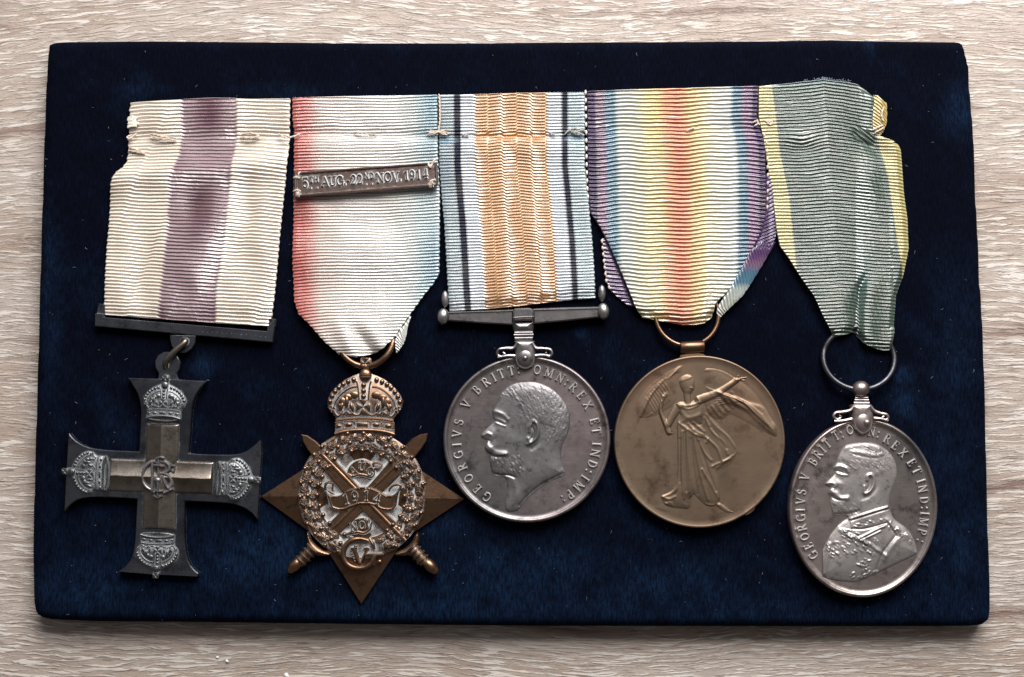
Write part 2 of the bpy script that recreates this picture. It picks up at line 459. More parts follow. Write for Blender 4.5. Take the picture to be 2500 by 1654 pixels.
def wood_mat():
    t = NT('oak_laminate')
    # gently wandering grain coordinate
    warp = t.noise(t.mapping((7, 11, 1)), 1.0, 1, 0.5)
    warp2 = t.noise(t.mapping((70, 160, 1)), 1.0, 2, 0.5)
    sx = t.n.new('ShaderNodeSeparateXYZ'); t.l.new(t.pos, sx.inputs[0])
    y = t.math('ADD', sx.outputs['Y'], t.math('MULTIPLY_ADD', warp, 0.030, -0.015))
    y = t.math('ADD', y, t.math('MULTIPLY_ADD', warp2, 0.0022, 0.0))
    cb = t.n.new('ShaderNodeCombineXYZ'); t.l.new(sx.outputs['X'], cb.inputs[0]); t.l.new(y, cb.inputs[1])
    g = cb.outputs[0]
    broad = t.noise(t.mapping((10, 55, 1), g), 1.0, 4, 0.6)
    mid = t.noise(t.mapping((45, 520, 1), g), 1.0, 4, 0.65)
    streak = t.noise(t.mapping((130, 1500, 1), g), 1.0, 3, 0.62, 0.4)
    gate = t.ramp(t.noise(t.mapping((30, 200, 1), g), 1.0, 2), [(0.34, 0.15), (0.50, 1.0)])
    pores = t.noise(t.mapping((170, 2400, 1), g), 1.0, 3, 0.6, 0.4)
    dots = t.noise(t.mapping((1300, 3000, 1), g), 1.0, 2, 0.6)
    c = t.ramp(broad, [(0.30, (0.27, 0.205, 0.162)), (0.48, (0.345, 0.283, 0.240)), (0.68, (0.41, 0.36, 0.322))])
    c = t.mix(t.ramp(mid, [(0.38, 0.36), (0.56, 0.0)]), c, (0.17, 0.115, 0.088))
    c = t.mix(t.math('MULTIPLY', gate, t.ramp(streak, [(0.515, 0.0), (0.58, 0.68)])), c, (0.60, 0.565, 0.525))
    c = t.mix(t.ramp(pores, [(0.37, 0.6), (0.43, 0.0)]), c, (0.12, 0.082, 0.065))
    c = t.mix(t.ramp(dots, [(0.55, 0.0), (0.8, 0.35)]), c, (0.55, 0.51, 0.47))
    line = t.n.new('ShaderNodeTexWave'); line.wave_type = 'BANDS'; line.bands_direction = 'Y'
    line.inputs['Scale'].default_value = 13; line.inputs['Distortion'].default_value = 7.5; line.inputs['Detail'].default_value = 2
    line.inputs['Detail Scale'].default_value = 0.35
    t.l.new(t.mapping((0.30, 1, 1), g), line.inputs['Vector'])
    c = t.mix(t.math('MULTIPLY', t.ramp(t.noise(t.mapping((12, 14, 1)), 1.0, 1), [(0.5, 0.0), (0.6, 1.0)]), t.ramp(line.outputs['Fac'], [(0.0, 0.75), (0.03, 0.0)])), c, (0.13, 0.07, 0.055))
    t.link(c, 'Base Color').set(Roughness=0.48)
    t.b.inputs['Specular IOR Level'].default_value = 0.45
    hh = t.math('ADD', t.ramp(streak, [(0.48, 0.0), (0.58, 1.0)]), t.ramp(pores, [(0.36, -1.0), (0.45, 0.0)]))
    b1 = t.bump(hh, 0.00013, 0.8)
    b2 = t.bump(dots, 0.00007, 0.7, b1)
    t.link(b2, 'Normal')
    return t.m
M['wood'] = wood_mat()

# ------------------------------------------------------------------ table
bx = 0.55; by = 0.42
me = bpy.data.meshes.new('table_top')
v = [(x, y, z) for z in (-0.028, 0.0) for y in (-by, by) for x in (-bx, bx)]
me.from_pydata(v, [], [(4, 5, 7, 6), (0, 2, 3, 1), (0, 1, 5, 4), (2, 6, 7, 3), (0, 4, 6, 2), (1, 3, 7, 5)])
me.materials.append(M['wood']); tb = bpy.data.objects.new('table_top', me); scene.collection.objects.link(tb)
tb['kind'] = 'structure'; tb['label'] = 'grey brown wood grain laminate table top under the board'

# ------------------------------------------------------------------ board
BOARD = [(119, 112), (130, 105), (169, 102), (371, 100), (574, 102), (800, 105), (1200, 105), (1600, 102), (1900, 100), (2015, 98.6), (2168, 100.5),
         (2329, 102.6), (2345, 105), (2352, 114), (2356, 130), (2365, 166), (2367, 214), (2372, 268), (2378, 348), (2380, 420), (2383, 500), (2388, 580), (2391, 679),
         (2396, 736), (2400, 819), (2403, 899), (2406, 1000), (2410, 1200), (2414, 1345), (2418, 1432), (2418, 1490), (2413, 1514), (2396, 1526), (2370, 1529),
         (2190, 1530), (1900, 1530), (1300, 1529), (800, 1524), (506, 1520), (236, 1518), (125, 1513), (102, 1508), (89, 1498), (83, 1475), (81, 1351), (82, 1250),
         (89, 1000), (92.5, 882), (96, 739), (99, 628), (103, 500), (108, 330), (113, 200)]
NAPS = [(500, 895, 26, 26, 1.6), (2203, 918, 22, 20, 1.8), (2200, 985, 26, 30, 1.6), (2340, 270, 40, 55, 1.3), (2120, 115, 12, 26, 1.2), (1420, 815, 16, 14, 1.2),
        (1300, 1365, 130, 40, 0.7), (1380, 1385, 60, 40, 0.6), (650, 1350, 140, 60, 1.0), (640, 1260, 60, 60, 0.5), (900, 1490, 400, 30, 0.5), (1500, 1480, 300, 50, 0.5), (2330, 800, 70, 160, 0.55),
        (2340, 1350, 90, 100, 0.55), (250, 700, 120, 90, 0.35), (130, 800, 30, 200, 0.6), (170, 1450, 120, 60, 0.6), (2260, 1480, 200, 60, 0.35),
        (300, 1400, 200, 100, 0.4), (1800, 1500, 200, 40, 0.3), (700, 228, 120, 20, 0.4), (340, 228, 30, 25, 0.8), (1150, 1420, 180, 60, 0.7), (600, 1400, 120, 40, 0.5), (1640, 1400, 100, 50, 0.4),
        (2310, 1100, 60, 200, 0.5), (330, 205, 60, 30, 0.3), (120, 620, 16, 120, 0.5), (1080, 1250, 90, 60, 0.3), (880, 660, 5, 5, 0)]
rs = np.random.RandomState(5)
WAVES = [(rs.uniform(-1, 1) * f, rs.uniform(-1, 1) * f, rs.uniform(0, 6.28)) for f in (0.006, 0.01, 0.012, 0.018, 0.022, 0.03, 0.04, 0.05)]
def lowf(x, y):
    s = np.zeros_like(x)
    for i, (a, b, p) in enumerate(WAVES): s = s + np.sin(a * x + b * y + p + 1.5 * np.sin(0.011 * x - 0.013 * y + i)) / (1 + 0.35 * i)
    return s / 3
RE = 26.0
HB = ZB / S
def bsdf(X, Y): return poly_sdf(X, Y, BOARD)
def bh(x, y, d):
    k = np.clip((RE - d) / RE, 0, 1)
    return -RE * 0.8 * (1 - np.sqrt(np.maximum(0, 1 - k * k))) * 1.0 + 0.9 * lowf(x, y) * np.clip(d / 60, 0, 1)
V, F = relief(bsdf, (78, 95, 2424, 1534), 5.0, bh, -HB * 0.995)
x, y = V[:, 0], V[:, 1]
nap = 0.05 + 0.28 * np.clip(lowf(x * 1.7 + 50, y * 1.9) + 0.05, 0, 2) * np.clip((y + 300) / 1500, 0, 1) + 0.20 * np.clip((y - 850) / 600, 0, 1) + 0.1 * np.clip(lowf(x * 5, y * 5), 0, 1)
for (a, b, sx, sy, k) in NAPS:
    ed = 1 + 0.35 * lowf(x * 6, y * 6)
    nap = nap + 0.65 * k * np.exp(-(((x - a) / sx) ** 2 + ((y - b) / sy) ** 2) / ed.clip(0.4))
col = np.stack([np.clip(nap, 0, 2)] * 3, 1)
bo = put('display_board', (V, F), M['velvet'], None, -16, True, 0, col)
bo['label'] = 'dark navy velvet covered rectangular board lying on the wooden table'; bo['category'] = 'display board'

# ------------------------------------------------------------------ ribbons
def I(pts, k=0):
    """polyline -> function: k=0 gives x(y), k=1 gives y(x)"""
    P = sorted([(p[1], p[0]) if k == 0 else (p[0], p[1]) for p in pts])
    a = np.array([p[0] for p in P], float); b = np.array([p[1] for p in P], float)
    return lambda q: np.interp(q, a, b)

def stripes(stops):
    """stops: (s, rgb) list, piecewise linear"""
    a = np.array([p[0] for p in stops]); c = np.array([p[1] for p in stops], float)
    return lambda s: np.stack([np.interp(s, a, c[:, k]) for k in range(3)], -1)

def sheet(xl, xr, yt, yb, pitch, curve, colf, hf, scal=2.0, amp=0.30, nu=140, dy=1.05, thick=4.0, pw=0.8, scal_r=None, moire=None):
    ys = yb(np.linspace(600, 2300, 3))
    U = np.linspace(0, 1, nu)
    ymax = 0
    X = np.full(nu, 0.0)
    tlen = 620
    nt = int(tlen / dy)
    T = np.linspace(0, 1, nt)
    Ug, Tg = np.meshgrid(U, T)
    # iterate positions
    Y = np.full_like(Ug, 400.0)
    for _ in range(12):
        Xg = xl(Y) + (xr(Y) - xl(Y)) * Ug
        Y = yt(Xg) + (yb(Xg) - yt(Xg)) * Tg
    ph = (Y - curve(Xg, Y)) / pitch
    edge = np.exp(-(Ug * (xr(Y) - xl(Y)) / 5.0) ** 2); edger = np.exp(-((1 - Ug) * (xr(Y) - xl(Y)) / 5.0) ** 2)
    sc = np.abs(np.cos(math.pi * ph / 2 + 0.4)) ** 0.6 - 0.6
    sr = scal if scal_r is None else scal_r
    Xo = Xg - edge * scal * sc + edger * sr * sc
    ph = ph + 0.09 * lowf(Xg * 6, Y * 22) + 0.05 * lowf(Xg * 30, Y * 9)
    th = 2 * math.pi * ph; mo = moire(Xg, Y) if moire else 0.25
    rib = 0.5 + 0.5 * np.cos(th - np.clip(0.6 * mo - 0.05, -0.7, 0.8) * np.cos(th))
    h = hf(Xg, Y) + amp * pitch * (rib - 0.5) * (1 - 0.4 * edge - 0.4 * edger)
    h = h - 1.5 * (edge + edger)
    # ribs press into one another a little differently across the width
    V = np.stack([Xo.ravel(), Y.ravel(), h.ravel()], 1)
    C = colf(Xg, Y).reshape(-1, 3)
    n = nu; idx = np.arange(nu * nt).reshape(nt, nu)
    F = np.stack([idx[:-1, :-1], idx[1:, :-1], idx[1:, 1:], idx[:-1, 1:]], -1).reshape(-1, 4)
    loop = np.concatenate([idx[0, :], idx[1:, -1], idx[-1, -2::-1], idx[-2:0:-1, 0]])
    L = V[loop].copy(); L[:, 2] = L[:, 2] - thick
    nb = len(V); m = len(loop); k = np.arange(m)
    SK = np.stack([loop, loop[(k + 1) % m], nb + (k + 1) % m, nb + k], 1)
    return np.concatenate([V, L]), np.concatenate([F, SK]), np.concatenate([C, C[loop]])

def moire1(X, Y):
    r = np.sqrt(((X - 484 + (Y - 490) * 0.1) / 80) ** 2 + np.where(Y < 492, ((Y - 492) / 88) ** 2, ((Y - 492) / 170) ** 2))
    a = -np.cos(np.minimum(r, 3.2) * math.pi * 0.95 + 0.25 * np.sin(X / 25 + Y / 60)) * np.exp(-np.maximum(0, r - 1) * 0.25)
    q = np.sqrt(((X - 508) / 85) ** 2 + ((Y - 275) / 110) ** 2); b = -np.cos(np.minimum(q, 3) * math.pi * 1.05)
    k = np.clip((Y - 350) / 40, 0, 1)
    return 0.1 + 1.3 * (a * k + b * (1 - k)) + 0.2 * lowf(X * 4, Y * 4)
def moire2(X, Y): return 0.35 + 0.35 * lowf(X * 1.5, Y * 3) - 0.5 * np.exp(-((X - 1010) / 50) ** 2) * (Y > 300) * 0.5
def moire3(X, Y):
    s = (X - 1071 - (Y - 300) * 0.055) / 360
    return np.where((s > .24) & (s < .75), 0.3 + 0.95 * np.sin(s * 31.0 + 0.9 * lowf(X * 1.2, Y * 1.4) + 0.6) + 0.1, 0.1 + 0.6 * lowf(X * 3 + 40, Y * 1.3))
def moire4(X, Y): return 0.15 + 0.55 * np.sin((X - 1432) / 22.0 + 0.8 * lowf(X, Y * 1.5)) + 0.2 * lowf(X * 3, Y * 3)
def moire5(X, Y): return 0.1 + 0.55 * lowf(X * 2.5, Y * 2.5)
def put_sheet(name, parent, href, *a, **k):
    V, F, C = sheet(*a, **k)
    return put(name, (V, F), M['ribbon'], parent, href, True, 0, C)

def g(x, a, s): return np.exp(-((x - a) / s) ** 2)
def sst(x, a, b):
    t = np.clip((x - a) / (b - a), 0, 1); return t * t * (3 - 2 * t)

def thread(pts, r=2.2, twist=True, n=5):
    """a stitch: two plies twisted together"""
    P = spline(pts, n); out = MB()
    if not twist: return out.add(tube(P, r, 7)).get()
    L = len(P)
    for s in (0, math.pi):
        Q = []
        for i, p in enumerate(P):
            a = i * 1.15 + s; fade = min(1, i / 2, (L - 1 - i) / 2) * 0.5 + 0.5
            j = min(i + 1, L - 1); i0 = max(i - 1, 0)
            dx, dy = P[j][0] - P[i0][0], P[j][1] - P[i0][1]; l = math.hypot(dx, dy) + 1e-6
            o = math.cos(a) * r * 0.55 * fade
            Q.append((p[0] - dy / l * o, p[1] + dx / l * o, p[2] + math.sin(a) * r * 0.5))
        out.add(tube(Q, r * 0.68, 6))
    return out.get()

GR = 'medal ribbons sewn side by side on the board'
# --- ribbon 1: cream with purple centre
R1 = thing('medal_ribbon', 'cream silk ribbon with purple centre stripe, above the silver cross', 'medal ribbon', 460, 520, GR)
xl = I([(318, 250), (314.5, 267), (316, 290), (312, 305), (314, 325), (311, 339), (313, 368), (309, 398), (299, 412), (284, 425), (275, 444), (270, 474), (265, 558), (261, 600), (257, 684), (254, 739), (252, 768)])
xr = I([(707, 240), (705, 326), (703, 377), (699, 419), (694.5, 461), (688, 520), (682, 579), (676, 654), (669, 726), (662, 777), (658, 795)])
yt = I([(310, 251), (389, 244), (511, 238), (621, 240.5), (707, 240)], 1)
yb = I([(250, 768), (385, 778.7), (524, 789), (658, 796)], 1)
CW = (0.66, 0.58, 0.49); PU = (0.27, 0.185, 0.205); PU_SHADED = (0.135, 0.058, 0.082)
pl = I([(440, 240), (440, 330), (436, 380), (427, 405), (413, 436), (408, 558), (396, 663), (384, 778)])
pr = I([(579, 240), (577, 340), (569, 395), (562, 450), (556, 537), (545, 621), (530, 705), (526, 790)])
def col1(X, Y):
    a = sst(X, pl(Y) - 4, pl(Y) + 4) * (1 - sst(X, pr(Y) - 4, pr(Y) + 4))
    s = (X - pl(Y)) / (pr(Y) - pl(Y))
    pu = np.array(PU)[None, None] + (np.array(PU_SHADED) - np.array(PU))[None, None] * np.clip(-moire1(X, Y) * 0.9 + 0.1, 0, 1)[..., None]  # moiré shading painted in: darker purple where the ribs turn from the light
    st = 0.14 * g(X, 482, 26)[..., None] * g(Y, 492, 34)[..., None]  # shade of the oval hollow, painted into the purple
    base = np.array(CW)[None, None] * (1 - 0.06 * g(Y, 300, 60)[..., None])
    return base * (1 - a[..., None]) + (pu * (1 - st * 2)) * a[..., None]
def cur1(X, Y):
    s = (X - 480) / 200
    tilt = np.interp(Y, [240, 330, 420, 560, 790], [-0.02, -0.02, 0.04, 0.055, 0.07])
    c = tilt * (X - 480) + 5.0 * s * s * np.interp(Y, [240, 400, 520, 800], [1.0, 1.6, 0.6, 0.0])
    c += 2.2 * np.tanh(6 * np.sin((X - 300) / 34 + 0.012 * Y)) * (g(X, 350, 60) + 0.7 * g(X, 610, 55) * sst(Y, 380, 500))
    c += 2.6 * (sst(X, pl(Y) - 3, pl(Y) + 8) - sst(X, pr(Y) - 8, pr(Y) + 3))
    return c + 1.0 * lowf(X * 3, Y * 3)
def h1(X, Y):
    h = 9 + 5 * sst(Y, 345, 430)
    h -= 5 * g(Y, 332, 16) * (1 - 0.4 * g(X, 510, 50))
    h += 10 * g(Y + 0.10 * (X - 480), 420, 30)
    h += 12 * g(X, 505 - (Y - 500) * 0.12, 70) * sst(Y, 430, 560) * (1 - sst(Y, 640, 780) * 0.5) - 9 * g(X, 482, 52) * g(Y, 500, 55)
    h += 5 * g(X - (Y - 400) * -0.5, 610, 40) * g(Y, 400, 40) - 4 * g(X, 345, 45) * g(Y, 540, 70)
    h += 3.5 * g(X, 300, 30) * sst(Y, 400, 480) - 3 * g(X, 350, 30) * sst(Y, 430, 520)
    h += 3 * g(X, 640, 22) * g(Y, 560, 120) - 3 * g(X, 600, 20) * g(Y, 520, 110)
    h += 3.2 * lowf(X * 2.2, Y * 1.6)
    h -= 6 * sst(Y, 745, 790)
    return h
front1 = put_sheet('ribbon_front', R1, 14, xl, xr, yt, yb, 8.8, cur1, col1, h1, 2.6, 0.37, moire=moire1)
for pts in ([(367, 328), (384, 331), (402, 336), (430, 337)], [(368, 333), (395, 340), (430, 342)], [(587, 330), (612, 326), (634, 333)], [(586, 336), (612, 338), (634, 334)],
            [(680, 327), (696, 337), (716, 335), (733, 327)], [(322, 330), (312, 336), (318, 340), (334, 326)], [(316, 360), (332, 366), (350, 372)], [(314, 368), (335, 372), (354, 375)]):
    put('stitch', thread([(a, b, 14 if i in (0, len(pts) - 1) else 17.5) for i, (a, b) in enumerate(pts)], 2.3), M['thread'], R1, 14)
mb = MB()
for k in range(9):
    mb.add(tube(spline([(314 + random.uniform(-3, 3), 288 + k * 3, 13), (324 + random.uniform(-2, 3), 285 + k * 3, 16), (336 + random.uniform(-4, 3), 288 + k * 2.6, 14)], 3), 2.2, 6))
put('frayed_patch', mb.get(), M['thread_white'], R1, 14)

# --- ribbon 2: red - white - blue shaded
R2 = thing('medal_ribbon', 'red, white and blue shaded silk ribbon with a clasp bar, above the bronze star', 'medal ribbon', 892, 520, GR)
xl = I([(713.5, 238), (713.5, 289), (718, 334), (716.6, 396), (716, 430), (715.7, 490), (714.8, 557), (713.5, 646), (718, 735), (729, 767), (756, 793), (792, 834), (827, 865), (850, 872)])
xr = I([(1068, 230), (1068, 334), (1069, 401), (1073, 477), (1072.7, 602), (1072, 668), (1059, 690), (1032, 724), (992, 782), (966, 822), (945, 843), (925, 862), (915, 872)])
yt = I([(713, 238), (858, 233.5), (1070, 230)], 1)
yb = I([(827, 866), (850, 871), (872, 873), (900, 867), (921, 861), (945, 845)], 1)
ST2 = stripes([(0, (0.40, 0.10, 0.085)), (0.08, (0.43, 0.12, 0.10)), (0.12, (0.50, 0.23, 0.20)), (0.19, (0.58, 0.47, 0.42)), (0.36, (0.62, 0.57, 0.53)), (0.66, (0.60, 0.575, 0.54)),
               (0.80, (0.48, 0.50, 0.48)), (0.89, (0.24, 0.33, 0.36)), (0.96, (0.09, 0.20, 0.27)), (1, (0.09, 0.18, 0.24))])
def col2(X, Y):
    s = (X - 714) / 358 + 0.01 * lowf(X * 4, Y * 4)
    c = ST2(s)
    # the blue fades out in the middle length
    k = (g(Y, 470, 130) * sst(s, 0.7, 1.0) * 0.6)[..., None]
    return c * (1 - k) + np.array([0.50, 0.54, 0.52]) * k
def cur2(X, Y):
    s = (X - 892) / 180
    c = -0.022 * (X - 892) * np.interp(Y, [230, 400, 600, 800], [1, 1.8, 1.4, 2.0])
    c += 3.0 * np.sin(s * 3.0 + 0.6) * np.interp(Y, [230, 350, 500, 700], [1, 0.8, 1.0, 1.0])
    c += np.interp(Y, [600, 760, 870], [0, 1, 1]) * 6 * s * s
    return c + 1.2 * lowf(X * 2.4, Y * 3)
def h2(X, Y):
    h = 10 - 6 * g(Y - 0.02 * (X - 890), 326, 13) + 4 * g(Y, 362, 25) + 5 * g(X, 900, 110) * sst(Y, 470, 620)
    h += 3 * g(Y, 600, 60)
    h += 7 * g(X - (Y - 800) * 0.4, 835, 22) * sst(Y, 760, 830)
    h -= 11 * g(X - (Y - 800) * 0.72, 866, 20) * sst(Y, 775, 850)
    h += 5 * g(X - (Y - 800) * 0.5, 905, 24) * sst(Y, 760, 820)
    h += 12 * sst(Y, 690, 820)
    h += 3.0 * lowf(X * 1.7 + 30, Y * 1.8) + 6 * g(Y, 640, 45) * g(X, 900, 130) - 4 * g(Y, 540, 40)
    h -= 6 * sst(Y, 845, 873)
    return h
put_sheet('ribbon_front', R2, 16, xl, xr, yt, yb, 7.6, cur2, col2, h2, 2.6, 0.37, moire=moire2)
# folded edge wrapping behind the ring on the right
def fold(parent, outline_l, outline_r, y0, y1, pitch, slope, colr, h, href, name='ribbon_back', amp=0.3, bow=0.0, scal=1.5):
    xl = I(outline_l); xr = I(outline_r)
    a = sorted(p[1] for p in outline_l)[0]
    yt = lambda q: np.full_like(np.asarray(q, float), y0); yb = lambda q: np.full_like(np.asarray(q, float), y1)
    cur = lambda X, Y: slope * (X - xl(Y)) + bow * (X - xl(Y)) ** 2
    cf = colr if callable(colr) else (lambda X, Y: np.broadcast_to(np.array(colr), X.shape + (3,)).copy())
    hf = h if callable(h) else (lambda X, Y: np.full_like(X, h))
    return put_sheet(name, parent, href, xl, xr, yt, yb, pitch, cur, cf, hf, scal, amp, nu=40, dy=2.0)
fold(R2, [(1000, 772), (985, 796), (968, 818), (964, 832), (966, 852), (967, 862)], [(992.5, 772), (993, 800), (990, 820), (984, 838), (975, 852), (969, 862)][0:0] + [(1003, 772), (994, 800), (991, 822), (985, 840), (976, 853), (968, 862)],
     772, 862, 7.6, 0.7, (0.50, 0.50, 0.47), lambda X, Y: 24 + 5 * g(X, 980, 9), 26, bow=0.02)
for pts in ([(785, 828 - 500), (860, 323), (900, 330)],): pass
put('stitch', thread([(864, 322, 8), (880, 325, 13), (900, 327, 13), (918, 330, 8)], 2.2), M['thread_grey'], R2, 14)
put('stitch', thread([(1072, 231, 15), (1074, 262, 15.5), (1074, 295, 15.5), (1070, 326, 15)], 2.2, n=9), M['thread'], R2, 14)
for pts in ([(1042, 321), (1058, 327), (1080, 322), (1096, 327)], [(1045, 329), (1064, 322), (1084, 330)], [(1060, 331), (1072, 324), (1092, 331)], [(1050, 318), (1068, 324), (1088, 318)]):
    put('stitch', thread([(a, b, 13 if i in (0, 3) else 17) for i, (a, b) in enumerate(pts)], 2.2), M['thread'], R2, 14)

# --- ribbon 3: orange centre, black lines, pale blue edges
R3 = thing('medal_ribbon', 'orange silk ribbon with narrow black side stripes, above the round silver medal', 'medal ribbon', 1265, 480, GR)
xl = I([(1071, 230), (1072, 335), (1072.6, 404), (1079, 486), (1085, 547), (1089, 616), (1093, 690), (1098, 762)])
xr = I([(1428, 224), (1428, 404), (1435, 465), (1440, 526), (1446, 588), (1450, 649), (1453, 714), (1454, 730)])
yt = I([(1071, 230.5), (1180, 229), (1250, 226), (1428, 224.5)], 1)
yb = I([(1098, 761), (1187, 754), (1264, 748), (1362, 735), (1454, 727)], 1)
BL = (0.25, 0.30, 0.32); BK = (0.006, 0.009, 0.026); WH = (0.46, 0.50, 0.54); OR = (0.42, 0.215, 0.08)
e_ = 0.006
def hard(lst):
    out = []
    for i, (a, b, c) in enumerate(lst): out += [(a + e_, c), (b - e_, c)]
    return stripes(out)
ST3 = hard([(-0.02, 0.099, BL), (0.099, 0.150, BK), (0.150, 0.245, WH), (0.245, 0.744, OR), (0.744, 0.838, WH), (0.838, 0.886, BK), (0.886, 1.02, (0.28, 0.35, 0.37))])
xl3, xr3 = xl, xr
def col3(X, Y):
    s = (X - xl3(Y)) / (xr3(Y) - xl3(Y))
    c = ST3(s)
    k = (0.8 * g(X, 1245, 70) * g(Y + 0.0 * X, 329, 6) * ((s > .25) & (s < .74)))[..., None]
    c = c * (1 - k) + np.array([0.60, 0.22, 0.02]) * k
    k = (0.9 * (g(X, 1085, 22) * g(Y, 343, 8) + g(X, 1410, 22) * g(Y, 336, 8) + 0.35 * g(X, 1090, 8) * g(Y, 430, 90)))[..., None]
    c = c * (1 - k) + np.array([0.05, 0.16, 0.26]) * k
    return c
def cur3(X, Y):
    s = (X - xl3(Y)) / (xr3(Y) - xl3(Y))
    c = -0.015 * (X - 1265) - 0.03 * (X - 1265) * sst(Y, 400, 720)
    inn = sst(s, 0.235, 0.26) * (1 - sst(s, 0.73, 0.755))
    c += inn * (3.0 * np.tanh(5 * np.sin((s - 0.245) / 0.5 * 2 * math.pi * 2.5 + 0.4)) - 6 * g(s, 0.5, 0.13))
    return c + 0.8 * lowf(X * 3 + 90, Y * 3)
def h3(X, Y):
    h = 11 - 5 * g(Y, 332, 9) + 3 * g(Y, 365, 25)
    h += 5 * g(X, 1262, 80) * sst(Y, 380, 600) + 2.5 * g(X, 1130, 40) * g(Y, 450, 120) + 2 * g(X, 1400, 40) * g(Y, 400, 60)
    h += 7 * sst(Y, 420, 700) + 2.4 * lowf(X * 2.1 + 70, Y * 1.9)
    h -= 9 * sst(Y, yb(X) - 34, yb(X) - 1) ** 1.5
    return h
put_sheet('ribbon_front', R3, 16, xl, xr, yt, yb, 7.5, cur3, col3, h3, 2.4, 0.37, moire=moire3)
for pts in ([(1128, 332), (1136, 328), (1144, 335)], [(1342, 323), (1350, 328), (1356, 331)], [(1380, 326), (1396, 315), (1414, 316), (1430, 320)], [(1395, 322), (1410, 324), (1426, 330)]):
    put('stitch', thread([(a, b, 12 if i in (0, len(pts) - 1) else 16) for i, (a, b) in enumerate(pts)], 2.2), M['thread_grey'], R3, 16)

# --- ribbon 4: rainbow
R4 = thing('medal_ribbon', 'rainbow silk ribbon, red centre shading to violet edges, above the bronze winged figure medal', 'medal ribbon', 1655, 500, GR)
xl = I([(1432.5, 221), (1434, 310), (1435, 397), (1437, 462), (1441, 518), (1465, 553), (1487, 596), (1504, 635), (1521, 674), (1539, 718), (1552, 752), (1569, 774), (1590, 782)])
xr = I([(1855, 208), (1851, 288), (1860, 314), (1870.6, 354), (1873, 440), (1871, 527), (1860, 566), (1834, 614), (1812, 657), (1782, 707), (1747, 740), (1739, 774), (1730, 790)])
yt = I([(1432, 221.5), (1600, 215), (1856, 208)], 1)
yb = I([(1569, 775), (1617, 785), (1669, 793.7), (1700, 793), (1721, 789), (1740, 774)], 1)
ST4 = stripes([(-0.02, (0.024, 0.008, 0.046)), (0.045, (0.03, 0.01, 0.058)), (0.06, (0.12, 0.055, 0.105)), (0.095, (0.15, 0.08, 0.135)), (0.115, (0.05, 0.125, 0.19)), (0.155, (0.05, 0.13, 0.18)),
               (0.185, (0.407, 0.429, 0.385)), (0.26, (0.459, 0.459, 0.37)), (0.34, (0.503, 0.429, 0.222)), (0.41, (0.503, 0.348, 0.118)), (0.455, (0.503, 0.192, 0.074)), (0.52, (0.48, 0.115, 0.04)),
               (0.575, (0.503, 0.207, 0.074)), (0.62, (0.503, 0.355, 0.126)), (0.69, (0.503, 0.444, 0.266)), (0.76, (0.459, 0.451, 0.37)), (0.83, (0.459, 0.488, 0.459)), (0.855, (0.06, 0.135, 0.19)), (0.895, (0.045, 0.105, 0.165)),
               (0.915, (0.165, 0.08, 0.15)), (0.95, (0.12, 0.05, 0.13)), (0.97, (0.03, 0.01, 0.056)), (1.03, (0.022, 0.008, 0.045))])
fl4 = I([(1432, 200), (1434, 310), (1437, 462), (1441, 800)]); fr4 = I([(1855, 200), (1851, 288), (1868, 354), (1871, 440), (1870, 560), (1866, 700), (1862, 800)])
def col4(X, Y): return ST4((X - fl4(Y)) / (fr4(Y) - fl4(Y)))
def cur4(X, Y):
    s = (X - 1650) / 210
    c = -0.03 * (X - 1650) * np.interp(Y, [210, 400, 800], [1, 0.4, 0.2])
    c += 3.2 * np.cos(s * 5.2) * np.interp(Y, [210, 300, 500, 800], [0.2, 0.8, 1.0, 0.7]) + 1.6 * np.sin(s * 13) * np.interp(Y, [210, 400, 800], [0.3, 1, 1])
    return c + 0.8 * lowf(X * 2.6 + 20, Y * 3)
def h4(X, Y):
    h = 11 + 6 * g(X, 1650, 110) * sst(Y, 250, 420) - 2.5 * g(Y, 312, 14) + 9 * sst(Y, 480, 740)
    h += 2.0 * lowf(X * 1.8 + 120, Y * 1.8) - 11 * sst(Y, yb(X) - 32, yb(X) - 1) ** 1.5
    return h
put_sheet('ribbon_front', R4, 18, xl, xr, yt, yb, 9.8, cur4, col4, h4, 1.4, 0.37, moire=moire4)
def colb(stops): 
    st = stripes(stops); return lambda X, Y: st(Y)
VI = (0.05, 0.015, 0.08)
fold(R4, [(1870, 425), (1870, 520), (1860, 560), (1836, 610), (1822, 640)], [(1884, 425), (1890, 470), (1894, 520), (1897, 556), (1896, 575), (1880, 612), (1866, 640)], 430, 600, 9.8, -0.5,
     (0.055, 0.02, 0.10), lambda X, Y: 9 + 4 * g(X, 1880, 12), 14, scal=1.8)
fold(R4, [(1862, 588), (1835, 610), (1812, 655), (1782, 706), (1765, 730), (1752, 752), (1752, 776)], [(1896, 588), (1886, 606), (1862, 648), (1832, 696), (1812, 724), (1782, 752), (1758, 776)], 590, 774, 9.8, 1.2,
     colb([(590, (0.05, 0.018, 0.08)), (625, (0.07, 0.025, 0.1)), (645, (0.15, 0.08, 0.14)), (668, (0.04, 0.12, 0.19)), (690, (0.06, 0.14, 0.2)), (705, (0.32, 0.36, 0.34)), (774, (0.38, 0.38, 0.33))]),
     lambda X, Y: 13 + 8 * g(X, 1800, 40), 20, bow=0.004)
fold(R4, [(1470, 578), (1474, 635), (1481, 690), (1492, 710), (1512, 730), (1540, 750)], [(1476, 578), (1500, 628), (1524, 680), (1536, 706), (1546, 730), (1552, 750)], 582, 748, 9.8, 0.1, VI, 8, 8, scal=2.0)
for k in range(14):
    y0 = 226 + k * 19.6
    put('edge_stitch', ball(xl(y0) - 3.0, y0, 11, 3.0, 6.4, 3.5, 0, 8, 5), M['thread_white'], R4, 12)
